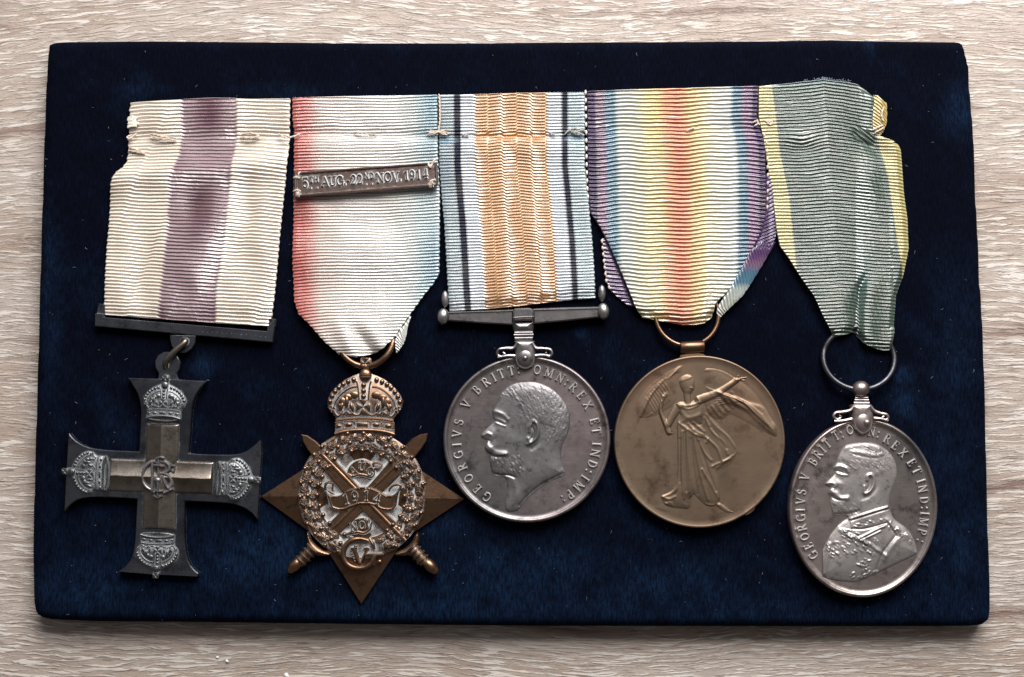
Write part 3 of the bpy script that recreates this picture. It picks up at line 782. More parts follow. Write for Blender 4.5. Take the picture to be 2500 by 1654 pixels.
for k in range(10):
    y0 = 330 + k * 19.6
    put('edge_stitch', ball(xr(y0) + 2.0, y0, 11, 2.8, 6.2, 3.5, 8, 8, 5), M['thread'], R4, 12)
for k in range(8):
    y0 = 590 + k * 16
    xx = np.interp(y0, [583, 635, 692, 710, 731], [1470, 1475, 1482, 1493, 1528])
    put('edge_stitch', ball(xx - 1, y0, 7, 3.0, 5.6, 3.5, -8, 8, 5), M['thread'], R4, 8)
put('stitch', thread([(1676, 321, 13), (1686, 316, 19), (1695, 311, 14)], 2.2), M['thread'], R4, 16)
for pts in ([(1838, 300), (1848, 296), (1854, 306)], [(1842, 308), (1850, 302), (1848, 292)]):
    put('stitch', thread([(a, b, 15) for a, b in pts], 2.0), M['thread'], R4, 14)

# --- ribbon 5: dark green with yellow edges
R5 = thing('medal_ribbon', 'dark green silk ribbon with yellow edges and a turned corner, above the oval silver medal', 'medal ribbon', 2040, 500, GR)
xl = I([(1855, 208), (1854, 283), (1863, 324), (1872, 374), (1879, 419), (1890, 487), (1897, 555), (1906, 600), (1929, 632), (1956, 677), (1988, 722), (2010, 772), (2037, 822), (2048, 840)])
xr = I([(2096, 200), (2112, 213), (2130, 226), (2138, 240), (2135, 262), (2133, 290), (2134, 308), (2146, 328), (2182, 341), (2198, 350), (2204, 362), (2207, 396), (2212, 464), (2221, 532), (2223, 605), (2209, 673), (2191, 722), (2187, 777), (2183, 836), (2178, 858)])
yt = I([(1855, 208.5), (1933, 201.7), (1990, 196), (2010, 194), (2040, 198), (2073, 200), (2100, 206), (2112, 214), (2138, 238)], 1)
yb = I([(2037, 823), (2062, 818), (2091, 810), (2100, 824), (2110, 838), (2130, 848), (2160, 856), (2173, 857), (2184, 836)], 1)
GN = (0.056, 0.086, 0.066); YE = (0.43, 0.375, 0.16)
gl5 = I([(1884, 200), (1886, 208), (1906, 374), (1929, 487), (1940, 600), (1950, 700)]); gr5 = I([(2140, 200), (2142, 325), (2157, 374), (2173, 442), (2191, 578), (2205, 659), (2212, 720)])
def col5(X, Y):
    a = sst(X, gl5(Y) - 2, gl5(Y) + 2) * (1 - sst(X, gr5(Y) - 2, gr5(Y) + 2))
    a = a[..., None]
    gn = np.array(GN) + np.array([-0.02, 0.01, 0.03]) * (g(Y, 196, 12) + 0.7 * g(X, 2110, 12) * g(Y, 700, 60))[..., None]
    return np.array(YE) * (1 - a) + gn * a
def cur5(X, Y):
    k = np.interp(Y, [195, 300, 420, 560, 700, 860], [1, 1, 0.7, 0.5, 0.5, 0.2])
    c = -12 * k * np.exp(-np.abs(X - (2020 + (Y - 300) * 0.08)) / 75.0)
    c += 0.10 * np.maximum(0, X - 2060) * np.interp(Y, [195, 420, 600], [2.0, 0.8, 0.1]) * 0.6
    c += 9 * g(X, 1960, 32) * g(Y, 345, 26)
    c += 6 * sst(X, 2060, 2170) * np.interp(Y, [400, 560, 860], [0.4, 1, 0.7])
    c += 9 * sst(X, 2095, 2100) * sst(Y, 660, 760) * 0.7
    return c + 1.3 * lowf(X * 3.3, Y * 3)
def h5(X, Y):
    h = 13 + 5 * g(X, 2020, 60) * np.interp(Y, [195, 320, 500, 700], [1, 1, 0.4, 0]) 
    h -= 9 * g(X - (Y - 340) * 0.9, 2125, 26) * g(Y, 355, 34)
    h += 5 * g(X, 1955, 30) * g(Y, 335, 16) - 4 * g(X, 1965, 40) * g(Y, 362, 16)
    h += 4 * g(X - (Y - 450) * 0.3, 2120, 26) * g(Y, 440, 50)
    xc = np.interp(Y, [660, 700, 760, 820], [2122, 2104, 2096, 2096])
    dn = sst(Y, 655, 720)
    h -= 13 * dn * g(X, xc - 2, 10)
    h += 7 * dn * g(X, xc + 22, 26) + 4 * dn * g(X, xc - 40, 26)
    h += 6 * sst(Y, 560, 780) + 2.4 * lowf(X * 2.4 + 200, Y * 2)
    h -= 10 * sst(Y, yb(X) - 26, yb(X) - 1) ** 1.5
    h -= 8 * sst(X, xr(Y) - 16, xr(Y)) * (Y > 345) * (Y < 800)
    return h
put_sheet('ribbon_front', R5, 20, xl, xr, yt, yb, 8.2, cur5, col5, h5, 0.5, 0.38, nu=160, moire=moire5)
fold(R5, [(2128, 218), (2134, 236), (2131, 262), (2129, 290), (2131, 312), (2142, 330)], [(2136, 222), (2150, 240), (2166, 252), (2167, 275), (2166, 301), (2158, 320), (2148, 334)][0:] , 232, 330, 8.2, 0.55, (0.42, 0.32, 0.10),
     lambda X, Y: 9 + 3 * g(X, 2152, 8), 12, bow=0.01)
for pts in ([(2158, 262), (2152, 280), (2156, 296)], [(2130, 318), (2142, 312), (2156, 306)], [(2136, 324), (2148, 318), (2158, 312)], [(1876, 300), (1886, 294), (1880, 306)], [(1870, 296), (1878, 304), (1888, 302)]):
    put('stitch', thread([(a, b, 15) for a, b in pts], 2.2), M['thread'], R5, 14)
for i in range(26):   # loose green fray along the cut top edge
    x0 = random.uniform(1990, 2100); y0 = float(yt(x0)); l = random.uniform(4, 10)
    a = random.uniform(-2.6, -0.5)
fr = MB()
for i in range(60):
    x0 = random.gauss(2020, 26); y0 = float(yt(x0)) + 2; l = random.uniform(4, 9); a = random.uniform(-2.6, -0.5)
    fr.add(tube([(x0, y0, 14), (x0 + l * .5 * math.cos(a), y0 + l * .5 * math.sin(a), 17), (x0 + l * math.cos(a + .4), y0 + l * math.sin(a + .4), 15)], 0.6, 4))
fy = put('frayed_edge', fr.get(), M['lint'], R5, 14); fy['kind'] = 'stuff'

# ------------------------------------------------------------------ raised lettering (own stroke letters with serifs)
def arc(cx, cy, rx, ry, a0, a1, n=10):
    return [(cx + rx * math.cos(math.radians(a0 + (a1 - a0) * i / n)), cy + ry * math.sin(math.radians(a0 + (a1 - a0) * i / n))) for i in range(n + 1)]
TK, TN, SF = 0.17, 0.10, 0.075
GLY = {
 'A': (.86, [([(0.08, 0), (.42, 1)], TN), ([(.42, 1), (.78, 0)], TK), ([(.2, .34), (.66, .34)], SF), ([(-.03, 0), (.2, 0)], SF), ([(.64, 0), (.9, 0)], SF)]),
 'B': (.66, [([(.14, 0), (.14, 1)], TK), ([(.14, 1), (.34, 1)] + arc(.34, .76, .2, .24, 90, -90, 7) + [(.14, .52)], TN), ([(.14, .52), (.36, .52)] + arc(.36, .26, .24, .26, 90, -90, 7) + [(.14, 0)], TN + .03), ([(0, 1), (.2, 1)], SF), ([(0, 0), (.2, 0)], SF)]),
 'D': (.8, [([(.14, 0), (.14, 1)], TK), ([(.14, 1), (.3, 1)] + arc(.3, .5, .42, .5, 90, -90, 10) + [(.14, 0)], TN + .03), ([(0, 1), (.2, 1)], SF), ([(0, 0), (.2, 0)], SF)]),
 'E': (.62, [([(.14, 0), (.14, 1)], TK), ([(.0, 1), (.55, 1), (.57, .82)], SF + .01), ([(.0, 0), (.58, 0), (.6, .2)], SF + .01), ([(.14, .52), (.42, .52)], SF), ([(.42, .42), (.42, .62)], SF)]),
 'G': (.82, [(arc(.44, .5, .38, .5, 48, 320, 14), TN + .04), ([(.74, .02), (.74, .42)], TK), ([(.58, .42), (.86, .42)], SF), ([(.72, .98), (.72, .76)], SF)]),
 'H': (.84, [([(.14, 0), (.14, 1)], TK), ([(.7, 0), (.7, 1)], TK), ([(.14, .52), (.7, .52)], SF), ([(0, 0), (.28, 0)], SF), ([(0, 1), (.28, 1)], SF), ([(.56, 0), (.84, 0)], SF), ([(.56, 1), (.84, 1)], SF)]),
 'I': (.34, [([(.17, 0), (.17, 1)], TK), ([(0, 0), (.34, 0)], SF), ([(0, 1), (.34, 1)], SF)]),
 'M': (1.0, [([(.14, 0), (.14, 1)], TN), ([(.14, 1), (.5, .1)], TK), ([(.5, .1), (.86, 1)], TN), ([(.86, 1), (.86, 0)], TK), ([(0, 0), (.28, 0)], SF), ([(.0, 1), (.16, 1)], SF), ([(.72, 0), (1, 0)], SF), ([(.84, 1), (1, 1)], SF)]),
 'N': (.88, [([(.14, 0), (.14, 1)], TN), ([(.12, 1), (.74, 0)], TK), ([(.74, 0), (.74, 1)], TN), ([(0, 0), (.28, 0)], SF), ([(-.02, 1), (.14, 1)], SF), ([(.6, 1), (.88, 1)], SF)]),
 'O': (.86, [(arc(.43, .5, .36, .48, 0, 360, 20), TN + .045)]),
 'P': (.64, [([(.14, 0), (.14, 1)], TK), ([(.14, 1), (.34, 1)] + arc(.34, .73, .25, .27, 90, -90, 8) + [(.14, .46)], TN + .02), ([(0, 1), (.2, 1)], SF), ([(0, 0), (.3, 0)], SF)]),
 'R': (.76, [([(.14, 0), (.14, 1)], TK), ([(.14, 1), (.34, 1)] + arc(.34, .75, .24, .25, 90, -90, 8) + [(.14, .5)], TN + .01), ([(.36, .5), (.7, 0)], TK), ([(0, 1), (.2, 1)], SF), ([(0, 0), (.28, 0)], SF), ([(.62, 0), (.82, 0)], SF)]),
 'S': (.58, [(arc(.29, .75, .2, .23, 30, 250, 9) + arc(.29, .25, .23, .26, 75, -150, 9), TN + .045), ([(.5, .96), (.5, .78)], SF), ([(.06, .04), (.06, .24)], SF)]),
 'T': (.74, [([(.37, 0), (.37, 1)], TK), ([(.02, .82), (.04, 1), (.7, 1), (.72, .82)], SF + .01), ([(.23, 0), (.51, 0)], SF)]),
 'U': (.84, [([(.16, 1), (.16, .3)] + arc(.44, .3, .28, .3, 180, 360, 9) + [(.72, 1)], TN + .04), ([(0, 1), (.3, 1)], SF), ([(.58, 1), (.86, 1)], SF)]),
 'V': (.86, [([(.1, 1), (.43, 0)], TK), ([(.43, 0), (.76, 1)], TN), ([(-.03, 1), (.26, 1)], SF), ([(.64, 1), (.9, 1)], SF)]),
 'X': (.84, [([(.1, 1), (.74, 0)], TK), ([(.74, 1), (.1, 0)], TN), ([(-.02, 1), (.24, 1)], SF), ([(.6, 1), (.86, 1)], SF), ([(-.02, 0), (.24, 0)], SF), ([(.6, 0), (.86, 0)], SF)]),
 '1': (.4, [([(.22, 0), (.22, 1), (.06, .84)], TK), ([(.04, 0), (.4, 0)], SF)]),
 '2': (.6, [(arc(.3, .72, .22, .27, 160, -30, 9) + [(.06, .06)], TN + .04), ([(.06, .04), (.56, .04), (.58, .2)], TN)]),
 '4': (.66, [([(.46, 0), (.46, 1)], TK), ([(.46, 1), (.04, .32), (.64, .32)], TN), ([(.3, 0), (.62, 0)], SF)]),
 '5': (.58, [([(.52, 1), (.14, 1), (.1, .56)] + arc(.28, .32, .24, .32, 130, -150, 9), TN + .04)]),
 '9': (.6, [(arc(.3, .68, .22, .3, 0, 360, 14), TN + .03), ([(.52, .66), (.5, .3), (.3, .02), (.12, .08)], TN + .03)]),
 '.': (.26, [([(.13, .02), (.13, .1)], .2)]),
 ':': (.26, [([(.13, .08), (.13, .14)], .18), ([(.13, .66), (.13, .72)], .18)]),
 '-': (.5, [([(.05, .42), (.45, .42)], .1)]),
}
def stroke(path, w, h0, h1, closed=False):
    """raised rounded line in local 2-D; returns V,F"""
    P = np.array([p[:2] for p in path], float); n = len(P)
    T = np.zeros_like(P); T[1:-1] = P[2:] - P[:-2]; T[0] = P[1] - P[0]; T[-1] = P[-1] - P[-2]
    T /= (np.linalg.norm(T, axis=1, keepdims=True) + 1e-9)
    N = np.stack([-T[:, 1], T[:, 0]], 1)
    if n > 2:
        d1 = P[1:-1] - P[:-2]; d1 /= (np.linalg.norm(d1, axis=1, keepdims=True) + 1e-9)
        c = np.clip((d1 * T[1:-1]).sum(1), 0.5, 1); k = np.ones(n); k[1:-1] = 1 / c
    else: k = np.ones(n)
    A = P.copy(); A[0] -= T[0] * w * 0.25; A[-1] += T[-1] * w * 0.25
    V = []
    for o, h in ((-.5, h0), (-.36, h0 + (h1 - h0) * .72), (-.12, h1), (.12, h1), (.36, h0 + (h1 - h0) * .72), (.5, h0)):
        V.append(np.concatenate([A + N * (o * w * k)[:, None], np.full((n, 1), h)], 1))
    V = np.stack(V, 1).reshape(-1, 3); F = []
    for i in range(n - 1):
        for j in range(5): F.append((i * 6 + j, (i + 1) * 6 + j, (i + 1) * 6 + j + 1, i * 6 + j + 1))
    F.append((0, 1, 2, 3, 4, 5)); F.append(tuple(reversed([(n - 1) * 6 + j for j in range(6)])))
    return V, F
def letter(mb, ch, cx, cy, ang, size, h0, h1, cond=1.0, wt=1.0):
    """ang: direction (deg, image clockwise) of the letter's up axis away from image up"""
    w, sts = GLY[ch]
    a = math.radians(ang); ux, uy = math.sin(a), -math.cos(a); rx, ry = math.cos(a), math.sin(a)
    for pth, lw in sts:
        q = [((p[0] - w / 2) * size * cond, (p[1] - .5) * size) for p in pth]
        q = [(cx + x * rx + y * ux, cy + x * ry + y * uy) for x, y in q]
        mb.add(stroke(q, lw * size * wt, h0, h1))
def line_text(mb, s, x0, y0, x1, y1, size, h0, h1, cond=1, gap=.16, wt=1.0):
    tot = sum((GLY[c][0] + gap) if c != ' ' else .4 for c in s) - gap
    L = math.hypot(x1 - x0, y1 - y0); k = L / (tot * size); a = math.degrees(math.atan2(y1 - y0, x1 - x0)); t = 0
    for c in s:
        if c == ' ': t += .4; continue
        w = GLY[c][0]; m = (t + w / 2) / tot
        letter(mb, c, x0 + (x1 - x0) * m, y0 + (y1 - y0) * m, a, size, h0, h1, cond * k, wt); t += w + gap

# ------------------------------------------------------------------ crowns (local px as on the star, origin at the crown's middle)
def crown(parent, cx, cy, rot, s, h, mat, href, big):
    plate = M['bronze_residue'] if big else M['steel_residue']
    q = lambda x, y: ((x - 790) / 7.127, (y - 900) / 7.127)
    def P(pts): return place([q(*p[:2]) + tuple(p[2:]) for p in pts], cx, cy, rot, s)
    half = [(0, 372), (110, 376), (230, 418), (350, 478), (460, 560), (550, 650), (622, 750), (660, 850), (648, 960), (590, 1050), (525, 1125), (498, 1190), (520, 1240), (522, 1440)]
    bot = [(300, 1400), (0, 1378)]
    sil = [(790 + a, b) for a, b in half] + [(790 + a, b) for a, b in bot] + [(790 - a, b) for a, b in bot[:1]] + [(790 - a, b) for a, b in half[::-1]][:-1]
    V, F = prism(P(sil), h - 6 * s, h, 1.2)
    root = put('crown', (V, F), plate, parent, href, ang=50)
    def part(name, mb, sub=True):
        if big: return put(name, mb.get(), mat, root, href, ang=50)
        rest.add(mb.get()); return None
    rest = MB()
    r = 47 / 7.127 * s
    for a, b in ((200, 482), (296, 515), (382, 562), (456, 618), (521, 690), (573, 772), (607, 862)):
        for sg in (-1, 1):
            p = P([(790 + sg * a, b)])[0]; part('bead', MB().add(ball(p[0], p[1], h + .5 * s, r, r, r * .9, 0, 12, 7)))
    for b in (575, 675, 772):
        p = P([(765, b)])[0]; part('bead', MB().add(ball(p[0], p[1], h + 1.5 * s, r, r, r * .9, 0, 12, 7)))
    mb = MB()
    def T_(pts, rr, hh=0.5, n=5, taper=None):
        pp = [(x, y, h + hh * s) for x, y in P(spline(pts, n))]
        mb.add(tube(pp, rr * s if taper is None else [t * s for t in taper], 7))
    for sg in (-1, 1):
        X = lambda a: 790 + sg * a
        T_([(X(120), 600), (X(220), 612), (X(330), 668), (X(430), 755), (X(500), 850), (X(535), 950)], 2.0)
        T_([(X(130) - 25, 505), (X(108) - 25, 570), (X(92) - 22, 690), (X(80) - 22, 830)], 2.2)
        # velvet cap showing through
        for (a, b, rx, ry) in ((190, 750, 92, 74), (300, 790, 90, 70), (385, 870, 74, 90), (430, 950, 50, 60)):
            p = P([(X(a), b)])[0]; mb.add(ball(p[0], p[1], h - 1.2 * s, rx / 7.127 * s, ry / 7.127 * s, 4.2 * s, rot, 12, 6))
        # fleur de lis
        c0 = X(318)
        for dx, dy, rx, ry, ro in ((0, -60, 42, 105, 0), (-92, 30, 36, 88, 18), (92, 30, 36, 88, -18)):
            p = P([(c0 + dx, 930 + dy)])[0]; mb.add(ball(p[0], p[1], h + .8 * s, rx / 7.127 * s, ry / 7.127 * s, 4.6 * s, rot + ro, 10, 6))
        T_([(c0 - 120, 1050), (c0 - 60, 1075), (c0, 1040), (c0 + 60, 1075), (c0 + 120, 1050)], 1.8, .8)
        T_([(790 - 22, 985), (X(60), 1070), (X(140), 1098), (X(220), 1060), (X(260), 1010)], 1.9, .8)
        T_([(X(380), 1020), (X(430), 1100), (X(480), 1110), (X(540), 1040)], 1.9, .8)
        # half cross at the side
        for an in (0, 90, 180, 270):
            tri = [(0, 0), (62, -38), (62, 38)]
            tri = rot2(tri, an + 30 * sg)
            pp = P([(X(570) + a * .8, 990 + b) for a, b in tri]); mb.add(prism(pp, h - 1, h + 3.4 * s, .8 * s))
    for an in (0, 90, 180, 270):
        tri = rot2([(6, 0), (124, -70), (124, 70)], an)
        pp = P([(764 + a, 950 + b) for a, b in tri]); mb.add(prism(pp, h - 1, h + 4.4 * s, 1.3 * s))
    # head band
    T_([(285, 1196), (520, 1160), (790, 1150), (1060, 1160), (1285, 1192)], 2.6, .8, 6)
    T_([(270, 1232), (520, 1200), (790, 1192), (1060, 1200), (1300, 1230)], 1.3, .5, 6)
    T_([(272, 1362), (520, 1335), (790, 1328), (1060, 1335), (1305, 1358)], 1.3, .5, 6)
    for (a, b, rx, ry, k) in ((515, 1266, 64, 38, 0), (990, 1262, 64, 38, 0), (340, 1290, 50, 34, 0), (1200, 1285, 64, 44, 0)):
        p = P([(a, b)])[0]; mb.add(ball(p[0], p[1], h + .5 * s, rx / 7.127 * s, ry / 7.127 * s, 3.6 * s, rot, 10, 6))
    mb.add(prism(P([(655, 1228), (845, 1228), (845, 1296), (655, 1296)]), h - 1, h + 3.6 * s, 1.2 * s))
    for a, b in ((410, 1238), (420, 1318), (612, 1218), (612, 1304), (895, 1218), (895, 1304), (1085, 1236), (1080, 1318)):
        p = P([(a, b)])[0]; mb.add(ball(p[0], p[1], h, 15 / 7.127 * s, None, 2.6 * s, 0, 8, 5))
    pp = [(x, y, h + 1.6 * s) for x, y in P(spline([(272, 1432), (480, 1378), (790, 1358), (1100, 1378), (1305, 1428)], 6))]
    mb.add(tube(pp, 5.2 * s, 8))
    if not big:
        pp = [(x, y, h + .6 * s) for x, y in P(spline([(300, 1445), (500, 1480), (790, 1492), (1080, 1480), (1290, 1440)], 6))]
        mb.add(tube(pp, 3.0 * s, 7))
    # orb and cross on top
    ob = MB()
    p = P([(795, 402)])[0]; ob.add(ball(p[0], p[1], h + 2 * s, 112 / 7.127 * s, 112 / 7.127 * s, 9 * s, rot, 16, 8))
    for yy in (396, 430):
        ob.add(tube([(x, y, hh) for (x, y), hh in zip(P([(690, yy), (740, yy + 8), (795, yy + 10), (850, yy + 8), (900, yy)]), (h + 4 * s, h + 9.5 * s, h + 11 * s, h + 9.5 * s, h + 4 * s))], 1.5 * s, 6))
    cr = MB(); cr.add(prism(P([(700, 110), (735, 96), (860, 96), (900, 112), (896, 290), (700, 290)]), h - 2, h + 3 * s, 1.2 * s))
    for an in (0, 90, 180, 270):
        tri = rot2([(6, 0), (92, -60), (92, 60)], an)
        cr.add(prism(P([(798 + a, 192 + b) for a, b in tri]), h, h + 8 * s, 1.4 * s))
    if big:
        put('crown_relief', mb.get(), mat, root, href, ang=50); put('orb', ob.get(), mat, root, href, ang=50); put('finial_cross', cr.get(), mat, root, href, ang=50)
    else:
        rest.add(mb.get()); rest.add(ob.get()); rest.add(cr.get())
        put('crown_relief', rest.get(), mat, root, href, ang=50)
    return root

def scale_spline(pts, n=5): return spline(pts, n)

# ================================================================== 1. silver cross
C1 = thing('cross_medal', 'dark silver cross medal with a crown on each arm, below the cream and purple ribbon', 'medal', 385, 1165)
z1 = lambda pts: Z(120, 820, 2.45, pts)
seg = lambda *p: spline(list(p), 4)
out = []
out += [(470, 252), (640, 258), (770, 262), (942, 272)]
out += seg((905, 310), (880, 348), (862, 390), (852, 440), (846, 520), (840, 610), (832, 703))
out += seg((900, 709), (1000, 712), (1110, 711), (1170, 695), (1215, 665), (1245, 638), (1262, 623))
out += [(1268, 700), (1258, 850), (1250, 1000), (1243, 1100)]
out += seg((1215, 1065), (1165, 1030), (1100, 1008), (1020, 999), (900, 993), (808, 990))
out += seg((807, 1100), (808, 1200), (814, 1280), (832, 1350), (860, 1393), (892, 1422))
out += [(885, 1441), (650, 1430), (414, 1412)]
out += seg((450, 1388), (480, 1350), (500, 1300), (512, 1220), (519, 1100), (525, 976))
out += seg((450, 970), (350, 966), (250, 965), (180, 976), (135, 1002), (108, 1030), (90, 1052))
out += [(95, 930), (104, 780), (112, 640), (117, 582)]
out += seg((135, 606), (165, 633), (205, 656), (262, 675), (350, 685), (450, 690), (536, 693))
out += seg((541, 600), (546, 500), (547, 445), (540, 390), (524, 340), (500, 300), (488, 280))
V, F = prism(z1(out), 1, 22, 2.2)
put('cross_plate', (V, F), M['steel_dark'], C1, 22, ang=30)
plus = z1([(580, 524), (776, 530), (771, 750), (982, 758), (974, 946), (757, 941), (756, 1162), (556, 1153), (562, 934), (359, 928), (365, 735), (576, 742)])
PC = np.array(z1([(668, 846)])[0])
def plus_h(x, y, d):
    a = math.radians(2.0); u = (x - PC[0]) * math.cos(a) + (y - PC[1]) * math.sin(a); v = -(x - PC[0]) * math.sin(a) + (y - PC[1]) * math.cos(a)
    f = lambda t: 10 * np.maximum(0, 1 - np.abs(t) / 40.0) ** 1.7
    r = np.where((np.abs(u) < 40) & (np.abs(v) > 40), f(u), np.where((np.abs(v) < 40) & (np.abs(u) > 40), f(v), np.maximum(f(u), f(v))))
    return 23 + 3.5 * (1 - np.exp(-d / 1.6)) + r * np.clip(d / 3, 0, 1)
V, F = relief(lambda X, Y: poly_sdf(X, Y, plus), (262, 1028, 524, 1298), 1.6, plus_h, 21)
put('raised_cross', (V, F), M['steel_warm'], C1, 26, ang=25)
# monogram
mb = MB(); z2 = lambda pts: Z(330, 1100, 11.2, pts)
def st2(pts, w, h1=40, n=5): mb.add(stroke(spline(z2(pts), n), w, 27, h1))
st2([(600, 300), (420, 330), (270, 480), (210, 700), (230, 880), (320, 1010), (420, 1070)], 11, 37, 6)
st2([(480, 360), (480, 700), (470, 1090)], 11, 39, 3)
st2([(420, 1080), (520, 1150), (640, 1180), (760, 1170), (880, 1120), (1010, 1060)], 9, 36)
st2([(720, 300), (840, 330), (930, 420), (930, 530), (860, 600)], 11, 38)
st2([(640, 640), (780, 630), (900, 680), (990, 800), (1000, 920), (950, 1020)], 11, 38)
st2([(760, 720), (810, 850), (870, 980), (960, 1070)], 10, 38)
st2([(655, 260), (655, 600), (640, 900), (640, 1230)], 8, 41, 3)
st2([(560, 400), (680, 420), (800, 440)], 6, 43, 3); st2([(570, 1100), (660, 1120), (770, 1110)], 6, 43, 3)
st2([(590, 240), (690, 190), (790, 210)], 7, 42, 3); st2([(540, 1240), (640, 1290), (740, 1250)], 7, 42, 3)
st2([(990, 440), (1070, 430), (1060, 600), (980, 540)], 5, 36, 3)
p = z2([(630, 810)])[0]; mb.add(ball(p[0], p[1], 36, 8.5, 7.5, 7))
mb.add(tube([(x, y, 27) for x, y in spline(z2([(640, 180), (850, 260), (1010, 420), (1100, 640), (1100, 860), (1020, 1060), (850, 1190), (640, 1260), (430, 1200), (260, 1050), (180, 840), (180, 640), (270, 430), (430, 260)]), 4, True)], 2.0, 6, closed=True))
put('monogram', mb.get(), M['silver_relief'], C1, 32, ang=50)
for cx, cy, a in ((401, 980, 2.5), (215, 1154, -87.5), (574, 1170.5, 92), (383, 1349, 182)):
    crown(C1, cx, cy, a, 0.565, 26, M['steel_crown'], 26, False)
# eye on the cross, oval link, suspension bar
mb = MB(); c = (410, 889)
mb.add(prism([(386, 925), (388, 912), (380, 898), (379, 882), (386, 868), (400, 860), (416, 860), (432, 868), (440, 884), (438, 900), (430, 914), (436, 927)], 7, 20, 1.5))
put('top_eyelet', mb.get(), M['steel_dark'], C1, 18)
mb = MB(); mb.add(prism(z1([(722, -4), (876, 0), (872, 42), (852, 78), (820, 100), (790, 104), (755, 92), (732, 62), (722, 20)]), 7, 18, 1.5))
put('lower_eyelet', mb.get(), M['steel_dark'], C1, 18)
mb = MB(); mb.add(prism(z1([(690, 168), (705, 158), (722, 168), (722, 192), (705, 204), (690, 192)]), 19.2, 20.4, .3))
mb.add(prism(z1([(782, 22), (800, 14), (818, 24), (818, 44), (800, 52), (784, 44)]), 17.2, 18.4, .3))
put('eyelet_hole_shade', mb.get(), M['bronze_dark'], C1, 19)  # dark plates stand in for the shade inside the eyelets
path = z1(spline([(793, 28, 12), (815, 32, 25), (800, 55, 30), (760, 90, 32), (720, 130, 31), (697, 160, 28), (692, 186, 18), (706, 195, 12)], 5))
put('oval_link', tube(path, 7.6, 10), M['steel_warm'], C1, 26)
zb = lambda pts: Z(200, 200, 2.376, pts)
mb = MB(); mb.add(prism(zb([(76, 1345), (122, 1348), (124, 1366), (1074, 1448), (1078, 1424), (1124, 1374), (1106, 1512), (74, 1418)]), 3, 20, 1.8))
mb.add(prism(zb([(92, 1284), (134, 1290), (128, 1352), (78, 1348), (84, 1310)]), 2, 12, 1.8))
mb.add(prism(zb([(1084, 1372), (1126, 1376), (1120, 1420), (1080, 1428)]), 3, 15, 1.8))
put('suspension_bar', mb.get(), M['steel_dark'], C1, 18)
mb = MB()
for k in range(14):
    x = 700 + k * 28; y = 1480 - 55 + (x - 700) * .083 + 24
    a, b = zb([(x, y + random.uniform(-3, 3))])[0]; mb.add(ball(a, b, 19.6, 1.6, 1.0, 1.2, 0, 6, 4))
put('bar_dents', mb.get(), M['steel_crown'], C1, 20)

# ================================================================== 2. bronze star
C2 = thing('star_medal', 'bronze four pointed star medal with crossed swords and a large crown on top', 'medal', 885, 1215)
zs = lambda pts: Z(620, 820, 2.3056, pts); zw = lambda pts: Z(740, 1040, 4.125, pts)
tips = zs([(38, 905), (603, 1510), (1182, 920), (610, 560)]); notch = zs([(375, 1150), (850, 1140), (850, 700), (375, 690)])
cc = zs([(608, 905)])[0]
V = [(cc[0], cc[1], 10)]; F = []
for i in range(4):
    d = np.array(tips[i]) - np.array(cc); L_ = np.linalg.norm(d); rp_ = np.array(cc) + d / L_ * 150
    V += [(tips[i][0], tips[i][1], 8), (notch[i][0], notch[i][1], 8), (rp_[0], rp_[1], 15.2)]
for i in range(4):
    t_, n_, r_, p_ = 1 + 3 * i, 2 + 3 * i, 3 + 3 * i, 2 + 3 * ((i - 1) % 4)
    F += [(r_, t_, n_), (r_, p_, t_), (0, r_, n_), (0, p_, r_)]
ring = [k for i in range(4) for k in (1 + 3 * i, 2 + 3 * i)]
for k in ring: V.append((V[k][0], V[k][1], 2))
for i in range(8): F.append((ring[i], ring[(i + 1) % 8], 13 + (i + 1) % 8, 13 + i))
F.append(tuple(range(13, 21)))
put('star_plate', (V, F), M['bronze_clean'], C2, 12, smooth=False)
CX, CY = zs([(606, 893)])[0]
put('centre_disc', lathe(CX, CY, 157, 157, [(0, 6), (0, 14), (2, 15.5), (28, 15.5), (48, 15.5), (49, 12.5), (54, 12.0)], 96), M['bronze_residue'], C2, 16)
rg = MB(); rg.add(tube([(CX + 110 * math.cos(a), CY + 110 * math.sin(a), 16) for a in np.linspace(0, 2 * math.pi, 72, False)], 2.2, 6, closed=True))
put('inner_rim', rg.get(), M['bronze'], C2, 17)
